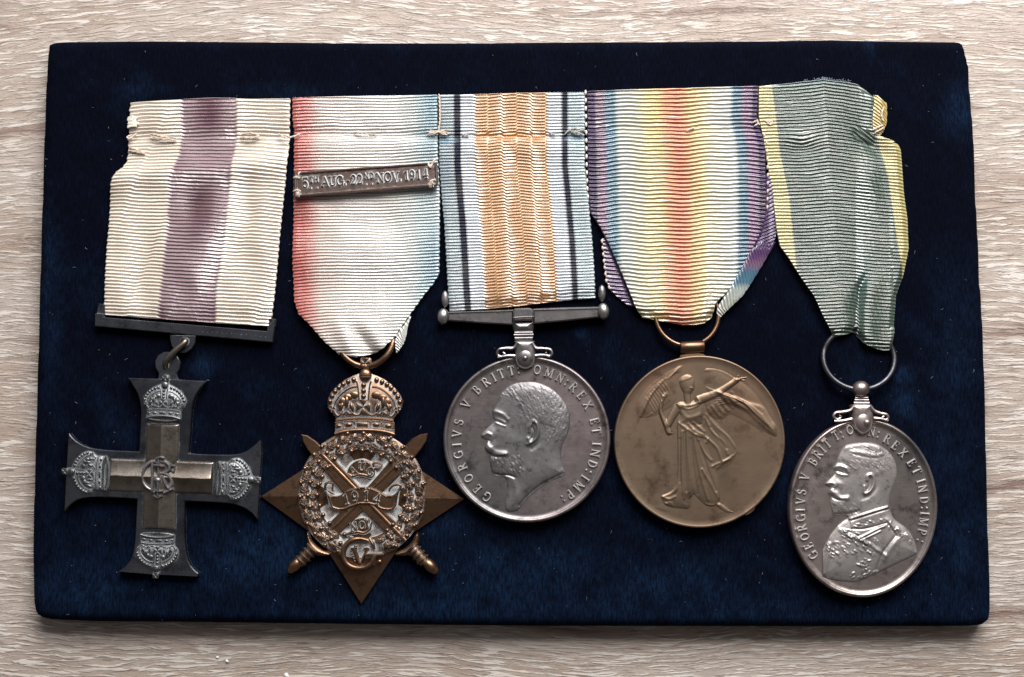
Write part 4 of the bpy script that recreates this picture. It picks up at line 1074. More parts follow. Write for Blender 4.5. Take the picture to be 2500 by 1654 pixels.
# swords
for sg, tip, pom, gd, tp in (
    (1, (268, 553), (992, 1300), [(922, 1108), (930, 1150), (912, 1205), (868, 1238), (800, 1240), (796, 1222), (850, 1196), (888, 1158), (908, 1122)],
     [(266, 556), (300, 562), (350, 596), (392, 640), (470, 716), (600, 860), (700, 960), (812, 1062), (755, 1118), (640, 1010), (500, 880), (412, 776), (338, 690), (300, 640), (276, 598)]),
    (-1, (978, 550), (238, 1292), [(300, 1104), (330, 1158), (372, 1198), (428, 1224), (418, 1240), (350, 1238), (310, 1206), (296, 1150)],
     [(978, 550), (972, 592), (940, 640), (900, 690), (815, 790), (690, 910), (560, 1040), (462, 1130), (408, 1068), (520, 960), (650, 840), (760, 712), (850, 622), (890, 580), (935, 556)])):
    hb = 17 if sg == 1 else 15
    sp_ = zs(tp)
    V, F = relief(lambda X, Y: np.minimum(poly_sdf(X, Y, sp_) + 4.2, 108 - np.hypot(X - CX, Y - CY)), (CX - 112, CY - 112, CX + 112, CY + 112), 1.6, lambda x, y, d: 13.6 + 0.9 * (sg == 1) + 0 * x, 11)
    put('polish_residue', (V, F), M['residue'], C2, 16)
    bl = put('sword', prism(zs(tp), 11, hb + 5, 2.2), M['bronze'], C2, 20, ang=25)
    t0 = np.array(zs([tip])[0]); p0 = np.array(zs([pom])[0])
    P = lambda f, o=0: tuple(t0 + (p0 - t0) * f + np.array([-(p0 - t0)[1], (p0 - t0)[0]]) / np.linalg.norm(p0 - t0) * o)
    mb = MB(); mb.add(stroke([P(.16), P(.45), P(.8)], 10, hb + 4.5, hb + 6.3)); put('blade_ridge', mb.get(), M['bronze'], bl, 22)
    gds = spline(zs(gd), 4, True)
    V, F = relief(lambda X, Y: poly_sdf(X, Y, gds), (740, 1295, 1030, 1365) if sg == 1 else (740, 1295, 812, 1365), 1.5, lambda x, y, d: 16 + 9 * (1 - np.exp(-d / 5)), 8)
    put('guard', (V, F), M['bronze'], bl, 20)
    if sg == 1: gp = [(888, 1196), (905, 1215), (925, 1238), (945, 1262), (960, 1280)]; pm = (990, 1296); kn = (1024, 1330)
    else: gp = [(325, 1200), (306, 1222), (286, 1246), (264, 1268), (250, 1282)]; pm = (234, 1290); kn = (198, 1328)
    gr = zs(gp); mb = MB(); mb.add(tube([(a, b, 15) for a, b in gr], [14, 15, 15, 14], 12))
    for a, b in gr[:4]:
        dx, dy = gr[-1][0] - gr[0][0], gr[-1][1] - gr[0][1]; l = math.hypot(dx, dy); dx /= l; dy /= l
        rr = [(a - dy * 16 * math.cos(t), b + dx * 16 * math.cos(t), 15 + 16 * math.sin(t)) for t in np.linspace(0, 2 * math.pi, 18, False)]
        mb.add(tube(rr, 2.6, 6, closed=True))
    put('grip', mb.get(), M['bronze'], bl, 22)
    a, b = zs([pm])[0]; k = zs([kn])[0]; mb = MB(); mb.add(ball(a, b, 16, 15, 23, 15, -45 if sg == 1 else 45)); mb.add(ball((a + k[0]) / 2, (b + k[1]) / 2, 15, 12, 17, 12, -45 if sg == 1 else 45)) 
    mb.add(ball(k[0], k[1], 13, 6, 6, 6))
    put('pommel', mb.get(), M['bronze'], bl, 20)
# wreath
wr = put('wreath', tube([(CX + 129 * math.cos(a), CY + 129 * math.sin(a), 12) for a in np.linspace(math.radians(112), math.radians(428), 90)], 16, 8, flat=.35), M['residue'], C2, 18)
def leafmesh(L, Wd):
    n = 14; V = [(0, 0, 5.0)]; 
    for k in range(n):
        a = 2 * math.pi * k / n
        lob = 1.0 + 0.16 * math.cos(5 * a + math.pi)
        V.append((L / 2 * math.cos(a) * lob, Wd / 2 * math.sin(a) * lob, 0.0))
    for k in range(n):
        a = 2 * math.pi * k / n
        V.append((L / 2 * math.cos(a) * .72, Wd / 2 * math.sin(a) * .62, 3.0 + (1.0 if k % 2 else -.7)))
    V[0] = (0, 0, 3.2); F = []
    for k in range(n):
        j = (k + 1) % n; F.append((1 + k, 1 + j, 1 + n + j, 1 + n + k)); F.append((0, 1 + n + k, 1 + n + j))
    return V, F
def add_leaf(r, deg, L, Wd, tw, h, par):
    a = math.radians(deg); x, y = CX + r * math.cos(a), CY + r * math.sin(a)
    mb = MB(); V, F = leafmesh(L, Wd)
    mb.add(([(p[0], p[1], p[2] * 1.9 + h) for p in place(V, x, y, deg + 90 + tw)], F))
    vein = place([(-L * .42, 0), (0, 0), (L * .42, 0)], x, y, deg + 90 + tw)
    mb.add(tube([(vein[0][0], vein[0][1], h + 4.5), (vein[1][0], vein[1][1], h + 7.5), (vein[2][0], vein[2][1], h + 4.5)], 1.3, 5))
    for s_ in (-1, 1):
        for f in (-.18, .12):
            q = place([(L * f, 0), (L * (f + .12), s_ * Wd * .36)], x, y, deg + 90 + tw)
            mb.add(tube([(q[0][0], q[0][1], h + 7.2), (q[1][0], q[1][1], h + 5.5)], 1.0, 4))
    put('leaf', mb.get(), M['bronze'], par, 22, ang=60)
rw = random.Random(3)
N = 24
for i in range(N):
    deg = 112 + (i + .5) * (316 / N)
    if 112 < deg: 
        add_leaf(140, deg + rw.uniform(-1, 1), 37, 25, rw.uniform(-14, 14), 16, wr)
        add_leaf(119, deg + 6.6 + rw.uniform(-1, 1), 31, 20, rw.uniform(-16, 16), 16, wr)
for i in range(N):
    deg = 112 + i * (316 / N) + 1
    for r, rr in ((151, 5.8), (130, 6.4), (107, 6.2)):
        if rw.random() < .12: continue
        a = math.radians(deg + rw.uniform(-1.5, 1.5)); R = r + rw.uniform(-2, 2)
        x, y = CX + R * math.cos(a), CY + R * math.sin(a)
        mb = MB(); mb.add(ball(x, y, 20.5, rr, rr, rr, 0, 10, 6))
        if rw.random() < .4: mb.add(ball(x + 5, y - 3, 21, rr * .8, rr * .8, rr * .8, 0, 10, 6))
        put('berry', mb.get(), M['bronze'], wr, 20)
# scrolls
def scroll(pts_top, pts_bot, h, bulge, extra, text, base=15, n=5):
    pl = spline(zw(pts_top), n) + spline(zw(pts_bot), n)
    xs = [p[0] for p in pl]; ys = [p[1] for p in pl]
    V, F = relief(lambda X, Y: poly_sdf(X, Y, pl), (min(xs) - 2, min(ys) - 2, max(xs) + 2, max(ys) + 2), 1.3,
                  lambda x, y, d: h + bulge(x) + 1.2 * (1 - np.exp(-d / 1.5)) + 1.6 * np.exp(-((d - 2.2) / 1.3) ** 2), base)
    ob = put('scroll', (V, F), M['bronze_scroll'], C2, 22)
    V, F = relief(lambda X, Y: np.minimum(poly_sdf(X, Y, pl) + 3.4, 108 - np.hypot(X - CX, Y - CY)), (min(xs) - 6, min(ys) - 6, max(xs) + 6, max(ys) + 6), 1.5, lambda x, y, d: 15.4 + 0 * x, 11)
    put('polish_residue', (V, F), M['residue'], ob, 18)
    if extra:
        mb = MB()
        for e in extra: mb.add(tube([(p[0], p[1], h + 1) for p in spline(zw(e), 5)], [3.4, 3.2, 2.6, 2.0], 7))
        put('curl', mb.get(), M['bronze'], ob, 22)
    mb = MB()
    for ch, x, y, a, sz in text:
        p = zw([(x, y)])[0]; letter(mb, ch, p[0], p[1], a, sz, h + bulge(p[0]), h + bulge(p[0]) + 4.8, 1.0, 1.05)
    put('inscription', mb.get(), M['bronze'], ob, 26)
scroll([(222, 640), (245, 680), (300, 708), (370, 700), (440, 660), (520, 630), (600, 618), (700, 632), (780, 668), (850, 704), (915, 692), (968, 640)],
       [(950, 720), (938, 800), (900, 840), (850, 848), (790, 838), (720, 800), (640, 784), (560, 790), (480, 818), (400, 846), (330, 840), (285, 812), (262, 740)],
       23, lambda x: 2.2 * np.exp(-((x - 885) / 40) ** 2), [[(226, 650), (228, 590), (270, 572), (300, 590), (296, 640), (310, 662)], [(966, 650), (984, 610), (955, 592), (905, 606), (872, 640), (866, 664)]],
       [('1', 432, 740, -14, 25), ('9', 522, 712, -6, 25), ('1', 636, 704, 2, 25), ('4', 742, 738, 14, 25)])
scroll([(440, 478), (462, 415), (520, 362), (600, 344), (662, 366), (702, 412), (745, 424)], [(716, 440), (722, 488), (684, 522), (622, 504), (560, 498), (500, 516), (455, 496)],
       18, lambda x: 0 * x, [[(705, 400), (712, 376), (760, 380), (800, 398)], [(720, 420), (760, 424), (798, 402)]], [('A', 506, 456, -22, 19), ('U', 588, 414, 2, 19), ('G', 672, 458, 24, 19)])
scroll([(402, 1086), (470, 1070), (500, 1020), (510, 960), (560, 934), (620, 932), (668, 950), (690, 1000)], [(684, 1040), (650, 1070), (600, 1086), (550, 1076), (490, 1088), (440, 1096)],
       18, lambda x: 0 * x, [], [('N', 508, 1018, -14, 19), ('O', 590, 1004, 0, 19), ('V', 660, 996, 12, 17)])
# cypher at the foot
mb = MB(); 
mb.add(tube([(p[0], p[1], 19 + 2) for p in spline(zw([(668, 1128), (700, 1190), (722, 1245)]), 4)], [2, 5, 2], 8))
mb.add(tube([(p[0], p[1], 20) for p in spline(zw([(660, 1160), (580, 1140), (490, 1155), (420, 1220), (402, 1310), (440, 1390), (520, 1432), (610, 1432), (680, 1390), (712, 1330), (716, 1300)]), 6)], [3, 6.5, 7.5, 7.5, 7, 6.5, 5.5], 10))
mb.add(stroke(zw([(640, 1302), (790, 1302)]), 7, 16, 24)); mb.add(stroke(zw([(716, 1300), (716, 1396)]), 7, 16, 23)); mb.add(ball(*zw([(768, 1372)])[0], 17, 6, 6, 4))
cy = put('royal_cypher', mb.get(), M['bronze'], C2, 22)
mb = MB(); mb.add(stroke(zw([(508, 1236), (566, 1388)]), 11, 15, 24)); mb.add(stroke(zw([(646, 1236), (578, 1388)]), 8, 15, 23)); mb.add(stroke(zw([(480, 1238), (540, 1234)]), 4, 15, 22)); mb.add(stroke(zw([(610, 1234), (664, 1240)]), 4, 15, 22))
for k in range(5):
    mb.add(ball(*zw([(478 + k * 10, 1262 + k * 26)])[0], 16, 3.6, 2.2, 3, 30, 8, 5)); mb.add(ball(*zw([(520 + k * 4, 1212)])[0], 16, 3, 2.4, 2, 0, 8, 5))
put('inscription', mb.get(), M['bronze'], cy, 22)
crown(C2, 890.8, 986.3, 0.5, 1.0, 19, M['bronze'], 21, True)
# ring through the ribbon: in front at the crown, passing behind the silk at the top
rgp = []
for a in np.linspace(0, 2 * math.pi, 72, False):
    x = 893 + 66 * math.cos(a); y = 829 + 66 * math.sin(a)
    rgp.append((x, y, 11 + 12 * np.clip((y - 850) / 40, -.6, .6) + 8 * max(0, math.cos(a))))
put('suspension_ring', tube(rgp, 8.2, 12, closed=True), M['bronze_clean'], C2, 16)

# ================================================================== clasp bar
CB = thing('clasp_bar', 'slanting dark bronze date bar sewn across the red, white and blue ribbon', 'clasp', 892, 436)
zc = lambda pts: Z(690, 370, 5.78, pts)
outer = zc([(160, 304), (2172, 152), (2190, 480), (168, 645)])
put('bar_plate', prism(outer, 16, 26, 2), M['bronze_dark'], CB, 26, ang=30)
mb = MB()
for a, b in (((176, 312), (2160, 166)), ((182, 628), (2176, 470)), ((176, 312), (182, 628)), ((2160, 166), (2176, 470))):
    mb.add(stroke(zc([a, b]), 6.5 if abs(a[0] - b[0]) > 400 else 8, 25, 30))
put('raised_border', mb.get(), M['bronze_dark'], CB, 28)
mb = MB(); ul = MB()
def ct(ch, x, y, s, cond=.92, wt=1.05):
    p = zc([(x, y)])[0]; letter(mb, ch, p[0], p[1], -4.4, s, 25.5, 30.5, cond, wt); letter(ul, ch, p[0] + .8, p[1] + .8, -4.4, s * 1.04, 25.6, 27.4, cond, wt * 2.2)
for ch, x, y, s in (('5', 315, 440, 23), ('T', 402, 392, 13), ('H', 470, 388, 13), ('.', 392, 478, 14), ('.', 480, 472, 14), ('A', 592, 424, 22), ('U', 700, 416, 22), ('G', 804, 410, 22), ('.', 872, 406, 20), ('-', 915, 404, 16),
                    ('2', 996, 396, 22), ('2', 1082, 390, 22), ('N', 1182, 340, 13), ('D', 1258, 336, 13), ('.', 1172, 422, 14), ('.', 1254, 416, 14), ('N', 1372, 370, 22), ('O', 1482, 360, 22), ('V', 1588, 352, 22), ('.', 1650, 348, 20),
                    ('1', 1742, 336, 22), ('9', 1826, 326, 22), ('1', 1912, 322, 22), ('4', 2008, 316, 22)):
    ct(ch, x, y, s)
put('inscription', mb.get(), M['bronze_dark'], CB, 30)
put('polish_residue', ul.get(), M['residue'], CB, 27)
for pts in ([(150, 372), (190, 366), (238, 372)], [(222, 368), (226, 320), (250, 288)], [(150, 560), (200, 548), (250, 560)], [(205, 550), (232, 600), (228, 640)], [(190, 556), (214, 610), (210, 636)],
            [(2040, 140), (2080, 225), (2110, 160)], [(2085, 230), (2130, 140), (2150, 110)], [(2050, 150), (2090, 210), (2140, 130)], [(2070, 500), (2090, 420), (2160, 405)], [(2090, 505), (2110, 430), (2130, 500)], [(2075, 470), (2110, 410), (2180, 400)]):
    put('stitch', thread([(a, b, 31 if i == 1 else 27) for i, (a, b) in enumerate(zc(pts))], 2.0), M['thread'], CB, 30)

# ================================================================== portraits and figures
def hair(zf, n, box, ang, ln, w, h, seed, inside=None):
    r = random.Random(seed); out = []
    while len(out) < n:
        x = r.uniform(box[0], box[2]); y = r.uniform(box[1], box[3])
        if inside and not inside(x, y): continue
        a = math.radians(ang(x, y) + r.uniform(-18, 18)); l = ln * r.uniform(.6, 1.3)
        out.append((zf([(x, y), (x + l * .5 * math.cos(a), y + l * .5 * math.sin(a)), (x + l * math.cos(a + .25), y + l * math.sin(a + .25))]), w * r.uniform(.8, 1.2), h * r.uniform(.5, 1.2) * r.choice((1, 1, -1))))
    return out
def bumps(X, Y, feats):
    s = np.zeros(X.shape)
    for p, w, h in feats: s += ridge(X, Y, p, w, h)
    return s

# claw fitting with two scrolls that joins a medal to its suspension
def claw(parent, zf, pts, mat, href, h, boss, knob, arms, tilt=0):
    mb = MB()
    pl = spline(zf(pts), 4, True); xs = [p[0] for p in pl]; ys = [p[1] for p in pl]
    V, F = relief(lambda X, Y: poly_sdf(X, Y, pl), (min(xs) - 2, min(ys) - 2, max(xs) + 2, max(ys) + 2), 1.3, lambda x, y, d: h + 9 * (1 - np.exp(-d / 5.0)), 8)
    ob = put('claw', (V, F), mat, parent, href)
    for a in arms: mb.add(tube([(p[0], p[1], h + 1) for p in spline(zf(a), 6)], [5, 4.4, 3.8, 3.4, 3.0], 8))
    put('scroll_arm', mb.get(), mat, ob, href)
    bx_, by_ = zf([boss[:2]])[0]; mb = MB(); mb.add(ball(bx_, by_, h + 3, boss[2], boss[3], 9, tilt, 20, 10))
    mb.add(tube([(bx_ + (boss[2] + 1) * math.cos(t), by_ + (boss[3] + 1) * math.sin(t), h + 4) for t in np.linspace(math.radians(-35), math.radians(215), 24)], 2.2, 6))
    put('boss', mb.get(), mat, ob, href)
    kx, ky = zf([knob[:2]])[0]; put('rivet', ball(kx, ky, h + 9, knob[2], knob[2], knob[2] * .9), mat, ob, href)
    return ob

# ================================================================== 3. round silver medal
C3 = thing('round_medal', 'round silver medal with bare headed bearded profile and straight swivel bar, below the orange ribbon', 'medal', 1286, 1073)
z3 = lambda pts: Z(1050, 680, 2.5298, pts)
X3, Y3 = z3([(597, 994)])[0]
put('disc', lathe(X3, Y3, 204.5, 204.5, [(4, 0.5), (1.2, 3), (0, 10), (0, 24), (1.5, 28), (4, 30), (7.5, 30), (10, 28), (12.5, 25.5), (20, 25.2), (60, 25), (120, 24.6)], 180), M['silver'], C3, 28, ang=50)
prof = [(455, 690), (432, 716), (418, 750), (404, 786), (388, 812), (383, 835), (388, 856), (396, 872), (392, 886), (368, 908), (336, 938), (312, 964), (316, 984), (336, 994), (352, 1000), (348, 1016),
        (338, 1036), (340, 1060), (356, 1078), (376, 1086), (372, 1102), (368, 1130), (374, 1170), (384, 1200), (402, 1218), (430, 1222), (456, 1228), (472, 1250), (476, 1300), (470, 1350), (462, 1400), (474, 1440),
        (536, 1438), (570, 1402), (610, 1356), (670, 1302), (750, 1252), (834, 1214), (822, 1160), (812, 1110), (812, 1060), (824, 1012), (848, 968), (864, 900), (862, 840), (842, 780), (800, 722), (740, 674),
        (670, 644), (600, 637), (530, 646), (484, 664)]
pp3 = spline(z3(prof), 3, True)
F3 = []
def f3(pts, w, h, n=4): F3.append((spline(z3(pts), n), w / 2.53, h))
f3([(392, 822), (420, 828), (455, 846), (480, 870)], 12, 1.7); f3([(400, 868), (430, 876), (460, 890)], 9, 1.3); f3([(406, 892), (430, 902), (462, 914)], 7, 1.2)
f3([(410, 880), (440, 894)], 12, -.9); f3([(404, 920), (412, 960), (400, 990)], 20, -1.0); f3([(330, 968), (356, 956), (384, 978), (376, 1000)], 9, 1.6); f3([(322, 990), (346, 998), (372, 1002)], 6, -1.6)
f3([(348, 1020), (370, 1050), (410, 1076), (462, 1082)], 17, 3.0); f3([(344, 1046), (380, 1078), (430, 1092), (468, 1086)], 9, 1.5); f3([(372, 1094), (410, 1102), (440, 1100)], 8, -1.6)
f3([(392, 1208), (430, 1214), (480, 1216), (520, 1228)], 7, -2.6); f3([(400, 1222), (440, 1226)], 10, -1)
f3([(640, 884), (660, 900), (668, 940), (656, 985), (630, 1010), (604, 1026)], 9, 3.0); f3([(640, 884), (618, 910), (612, 950)], 7, 2.0); f3([(630, 920), (642, 950), (634, 985)], 7, -2.6); f3([(606, 990), (616, 1012)], 11, 2.0)
f3([(688, 900), (692, 960), (668, 1020), (630, 1050)], 15, -1.6); f3([(560, 1010), (556, 1080), (520, 1160), (470, 1200)], 30, 0.9); f3([(600, 1050), (590, 1120), (560, 1190)], 24, -1.0)
f3([(510, 1250), (530, 1300), (545, 1370)], 20, 1.3); f3([(820, 1206), (740, 1246), (660, 1294), (600, 1346), (552, 1402)], 10, -2.0); f3([(836, 1222), (750, 1262), (670, 1312)], 6, .6)
f3([(560, 700), (640, 680), (720, 700)], 30, .7); f3([(460, 940), (480, 980)], 40, .8)
F3 += hair(z3, 230, (420, 650, 860, 1000), lambda x, y: 20 + 0.16 * (x - 430) + .05 * (y - 650), 24, 4.6 / 2.53, .42, 4, lambda x, y: (y < 860 or x > 690) and not (x < 560 and y > 720 + (x - 440) * .0 and x < 520))
F3 += hair(z3, 110, (375, 1095, 580, 1215), lambda x, y: 75 - .1 * (x - 375), 18, 4.2 / 2.53, .5, 5, lambda x, y: True)
def hp3(x, y, d): return 25 + 6.0 * (1 - np.exp(-d / 14)) + 1.3 * (1 - np.exp(-d / 1.5)) + 2.0 * (1 - np.exp(-np.maximum(0, d - 14) / 22)) + bumps(x, y, F3) * np.clip(d / 2.5, 0, 1)
V, F = relief(lambda X, Y: poly_sdf(X, Y, pp3), (1168, 926, 1398, 1254), 1.15, hp3, 24)
put('portrait_relief', (V, F), M['silver_relief'], C3, 32, ang=0)
mb = MB()
L3 = [('G', -145.5), ('E', -135), ('O', -124), ('R', -113.4), ('G', -103), ('I', -94.5), ('V', -85.5), ('S', -76), ('V', -60), ('B', -45.5), ('R', -35.6), ('I', -28), ('T', -21.4), ('T', -12.8), (':', -6.8),
      ('O', 8.6), ('M', 18.6), ('N', 28.6), (':', 35), ('R', 42), ('E', 51.2), ('X', 60.8), ('E', 75), ('T', 83), ('I', 94), ('N', 101.5), ('D', 110.8), (':', 117.2), ('I', 123.5), ('M', 132), ('P', 142), (':', 148.6)]
for ch, a in L3:
    r = 171.5; t = math.radians(a); letter(mb, ch, X3 + r * math.sin(t), Y3 - r * math.cos(t), a, 21, 24.6, 29.5, .95, 1.35)
put('inscription', mb.get(), M['silver_letter'], C3, 28)
claw(C3, z3, [(525, 385), (640, 385), (640, 410), (650, 450), (652, 500), (636, 545), (588, 562), (545, 545), (524, 505), (525, 450), (530, 410)], M['silver'], 34, 30, (587, 492, 21, 24), (587, 494, 7.5),
     [[(540, 400), (515, 430), (470, 432), (425, 440), (416, 470), (440, 484), (462, 470), (450, 458)], [(630, 400), (652, 430), (695, 434), (740, 440), (752, 466), (735, 482), (712, 470), (722, 458)],
      [(525, 480), (480, 478), (420, 488)], [(648, 478), (695, 474), (748, 480)]])
mb = MB()
for y, w in ((372, 55), (352, 60), (338, 56)):
    mb.add(tube([(p[0], p[1], 24) for p in z3([(578 - w, y), (578 + w, y - 2)])], 5, 10))
put('collar_rings', mb.get(), M['silver'], C3, 28)
V, F = relief(lambda X, Y: poly_sdf(X, Y, nk), (1248, 776, 1306, 820), 1.2, lambda x, y, d: 18 + 13 * (1 - np.exp(-d / 9)), 8) if (nk := spline(z3([(512, 262), (640, 258), (642, 285), (636, 320), (622, 338), (530, 340), (514, 315), (508, 290)]), 4, True)) else None
put('neck', (V, F), M['silver'], C3, 26)
bc = [(512, 196), (525, 186), (612, 183), (632, 190), (642, 210), (640, 240), (636, 262), (515, 266), (510, 235)]
bo3 = put('suspension_bar', prism(z3([(110, 208), (300, 202), (512, 194), (512, 288), (300, 276), (112, 262)]), 10, 27, 3), M['silver'], C3, 24, ang=30)
put('bar_arm', prism(z3([(636, 188), (850, 180), (1040, 176), (1040, 242), (850, 262), (640, 280)]), 10, 27, 3), M['silver'], bo3, 24, ang=30)
mb = MB(); mb.add(stroke(z3([(115, 212), (510, 200)]), 4, 26, 30)); mb.add(stroke(z3([(640, 196), (1038, 184)]), 4, 26, 30)); put('bar_edge', mb.get(), M['silver_bright'], bo3, 28)
put('swivel_block', prism(z3(bc), 14, 34, 4), M['silver'], bo3, 30)
put('swivel_band', stroke(z3([(516, 244), (576, 240), (638, 238)]), 3.5, 33, 36), M['silver_bright'], bo3, 30)
for (x, y, rx, ry, r) in ((80, 236, 15, 21, 3), (1070, 203, 15, 21, -3)):
    p = z3([(x, y)])[0]; put('end_knob', ball(p[0], p[1], 16, rx, ry, 15, r), M['silver_bright'], bo3, 22)
for x, y in ((92, 128), (1062, 92)):
    p = z3([(x, y)])[0]; put('upper_lug', ball(p[0], p[1], 14, 9, 21, 8, 0, 16, 10), M['silver_relief'], bo3, 18)

# ================================================================== 4. round bronze medal, winged figure
C4 = thing('round_medal', 'round plain edged bronze medal with a winged standing figure, below the rainbow ribbon', 'medal', 1708, 1079)
z4 = lambda pts: Z(1470, 740, 2.704, pts)
X4, Y4 = z4([(644, 917)])[0]
put('disc', lathe(X4, Y4, 209, 211, [(3, 0.5), (1, 3), (0, 10), (0, 24), (1.2, 27), (3, 28), (5.5, 27.4), (9, 26.4), (20, 26), (70, 25.8)], 180), M['bronze_satin'], C4, 27, ang=50)
PL = {
 'wl': (spline(z4([(535, 406), (470, 428), (390, 476), (300, 545), (235, 640), (222, 740), (228, 790), (240, 800), (250, 775), (262, 760), (300, 762), (350, 750), (400, 725), (460, 690), (500, 640), (508, 560), (530, 450)]), 3, True), 3.6, 14),
 'wr': (spline(z4([(672, 440), (720, 428), (800, 445), (880, 490), (960, 540), (1020, 600), (1080, 690), (1130, 775), (1172, 830), (1158, 890), (1080, 862), (1000, 818), (920, 775), (850, 742), (800, 770), (750, 770), (700, 730), (670, 660), (664, 560)]), 3, True), 3.8, 14),
 'dr': (spline(z4([(670, 715), (730, 760), (800, 830), (856, 890), (892, 960), (880, 1040), (820, 1090), (770, 1110), (745, 1150), (690, 1110), (650, 1000), (640, 860)]), 3, True), 2.6, 12),
 'sk': (spline(z4([(500, 790), (580, 780), (662, 800), (690, 900), (730, 1040), (765, 1150), (782, 1240), (776, 1310), (740, 1344), (690, 1340), (640, 1300), (606, 1268), (580, 1300), (572, 1358), (520, 1362), (460, 1352), (420, 1338), (392, 1300), (392, 1272), (450, 1246), (488, 1190), (500, 1080), (496, 900)]), 3, True), 6.5, 9),
 'to': (spline(z4([(496, 668), (530, 650), (570, 660), (620, 634), (652, 640), (670, 690), (664, 800), (580, 812), (500, 800), (516, 740)]), 3, True), 8, 9),
 'hd': (spline(z4([(506, 520), (522, 488), (562, 470), (598, 486), (612, 524), (610, 566), (596, 596), (574, 606), (545, 598), (520, 568)]), 3, True), 9, 7),
 'ft': (spline(z4([(752, 1310), (800, 1330), (840, 1362), (870, 1382), (830, 1392), (790, 1372), (756, 1340)]), 3, True), 4, 5),
 'fl': (spline(z4([(556, 1300), (580, 1296), (584, 1352), (560, 1366), (548, 1350)]), 3, True), 3, 4),
 'gr': (spline(z4([(262, 1330), (330, 1330), (400, 1322), (480, 1372), (600, 1378), (740, 1380), (850, 1388), (930, 1344), (1010, 1352), (960, 1400), (840, 1410), (640, 1404), (440, 1400), (330, 1370)]), 3, True), 1.8, 8)}
LM = [([(640, 640), (700, 620), (760, 596), (830, 552), (888, 512)], 46, 26, 8), ([(500, 690), (466, 740), (436, 800)], 46, 36, 7.5), ([(440, 852), (418, 800), (388, 720), (392, 660), (404, 622)], 34, 22, 7),
      ([(428, 845), (440, 858), (462, 862)], 14, 9, 5), ([(885, 512), (915, 500), (950, 494)], 14, 8, 6), ([(560, 590), (568, 660)], 34, 34, 5.5), ([(892, 500), (900, 478)], 6, 5, 5), ([(905, 508), (948, 512)], 7, 5, 5), ([(910, 496), (955, 490)], 6, 4, 5)]
R4f = []
def f4(pts, w, h, n=4): R4f.append((spline(z4(pts), n), w / 2.704, h))
for k in range(9):
    t = k / 8
    f4([(690 + 10 * k, 560 + 14 * k), (800 + 16 * t * 8, 600 + 50 * t), (930 + 10 * k, 640 + 12 * k), (1060 + 8 * k, 740 + 12 * k)], 6, 1.1)
    f4([(300 + 12 * k, 640 - 16 * k), (330 + 14 * k, 690 - 14 * k), (350 + 12 * k, 720 - 10 * k)], 6, 0.9)
for k in range(7):
    t = k / 6
    f4([(760 + 70 * t, 640 + 20 * t - 60 * (1 - t)), (880 + 60 * t, 640 - 60 * (1 - t) + 60), (1010 + 70 * (1 - t), 700 + 60 * t), (1140, 800 + 80 * t)], 11, 1.7)
    f4([(700 + 26 * k, 700 - 18 * k), (730 + 28 * k, 745 - 18 * k), (752 + 28 * k, 772 - 20 * k)], 9, 1.3)
for k in range(6):
    f4([(420 - 26 * k, 500 + 26 * k), (300 - 10 * k, 600 + 40 * k), (238 + 4 * k, 760 + 20 * k), (250 + 12 * k, 960 + 12 * k), (318, 1074)][0:5], 8, 1.0)
    f4([(440 + 14 * k, 500 - 14 * k + 0), (480 + 8 * k, 460 - 12 * k), (540, 440 - 10 * k + 10)], 6, 1.2)
f4([(216, 740), (240, 650), (300, 560), (400, 472), (500, 430)], 10, 0.5); f4([(672, 442), (760, 436), (850, 476), (880, 500)], 12, 1.8); f4([(250, 745), (290, 756), (330, 730)], 6, 1.2)
for a in ([(500, 800), (502, 950), (504, 1150), (480, 1240), (400, 1278)], [(530, 850), (524, 1050), (534, 1200), (540, 1290)], [(560, 840), (566, 1000), (580, 1140), (580, 1250)], [(600, 840), (624, 1000), (656, 1160), (700, 1300)],
          [(500, 790), (560, 830), (620, 870), (690, 890), (690, 920)], [(620, 870), (670, 980), (720, 1040)], [(570, 800), (620, 850), (670, 870)], [(600, 790), (640, 820), (672, 850)], [(590, 1272), (640, 1312), (700, 1336), (770, 1336)],
          [(690, 740), (760, 820), (830, 880), (880, 950)], [(680, 760), (730, 850), (800, 920), (830, 1000)], [(690, 720), (740, 770), (790, 810)], [(880, 1000), (820, 1040), (760, 1090)], [(700, 900), (760, 960), (790, 1040)],
          [(660, 1100), (720, 1200), (776, 1300)], [(400, 1280), (440, 1296), (480, 1280)], [(410, 1330), (450, 1320), (470, 1350)], [(730, 1080), (770, 1060), (850, 1030)]):
    f4(a, 9, 2.0)
for a in ([(545, 860), (545, 1050), (556, 1240)], [(585, 900), (600, 1080), (630, 1260)], [(640, 920), (690, 1080), (750, 1240)], [(516, 900), (514, 1180)], [(720, 820), (780, 900), (820, 960)]): f4(a, 9, -1.6)
for k in range(6): f4([(516 + k * 12, 520 - k * 4), (530 + k * 12, 490), (548 + k * 10, 478 + k * 2)], 5, 1.3)
f4([(500, 664), (560, 680), (640, 660)], 9, 2.6); f4([(506, 678), (570, 700), (636, 676)], 6, 1.4); f4([(520, 720), (570, 760), (640, 740)], 14, 1.6); f4([(584, 560), (606, 566)], 5, 1.6); f4([(588, 586), (604, 584)], 4, -1.4)
f4([(620, 612), (636, 640), (648, 660)], 7, 2.2); f4([(495, 660), (512, 690)], 8, 2.6); f4([(404, 610), (420, 604)], 12, 2.0); f4([(392, 650), (380, 700), (420, 820)], 5, 1.4)
f4([(262, 1336), (340, 1330), (400, 1322), (450, 1336)], 6, 1.6); f4([(860, 1384), (930, 1344), (1000, 1356)], 6, 1.6)
f4([(420, 1386), (640, 1400), (860, 1392)], 14, -.8)
GRID4 = {}
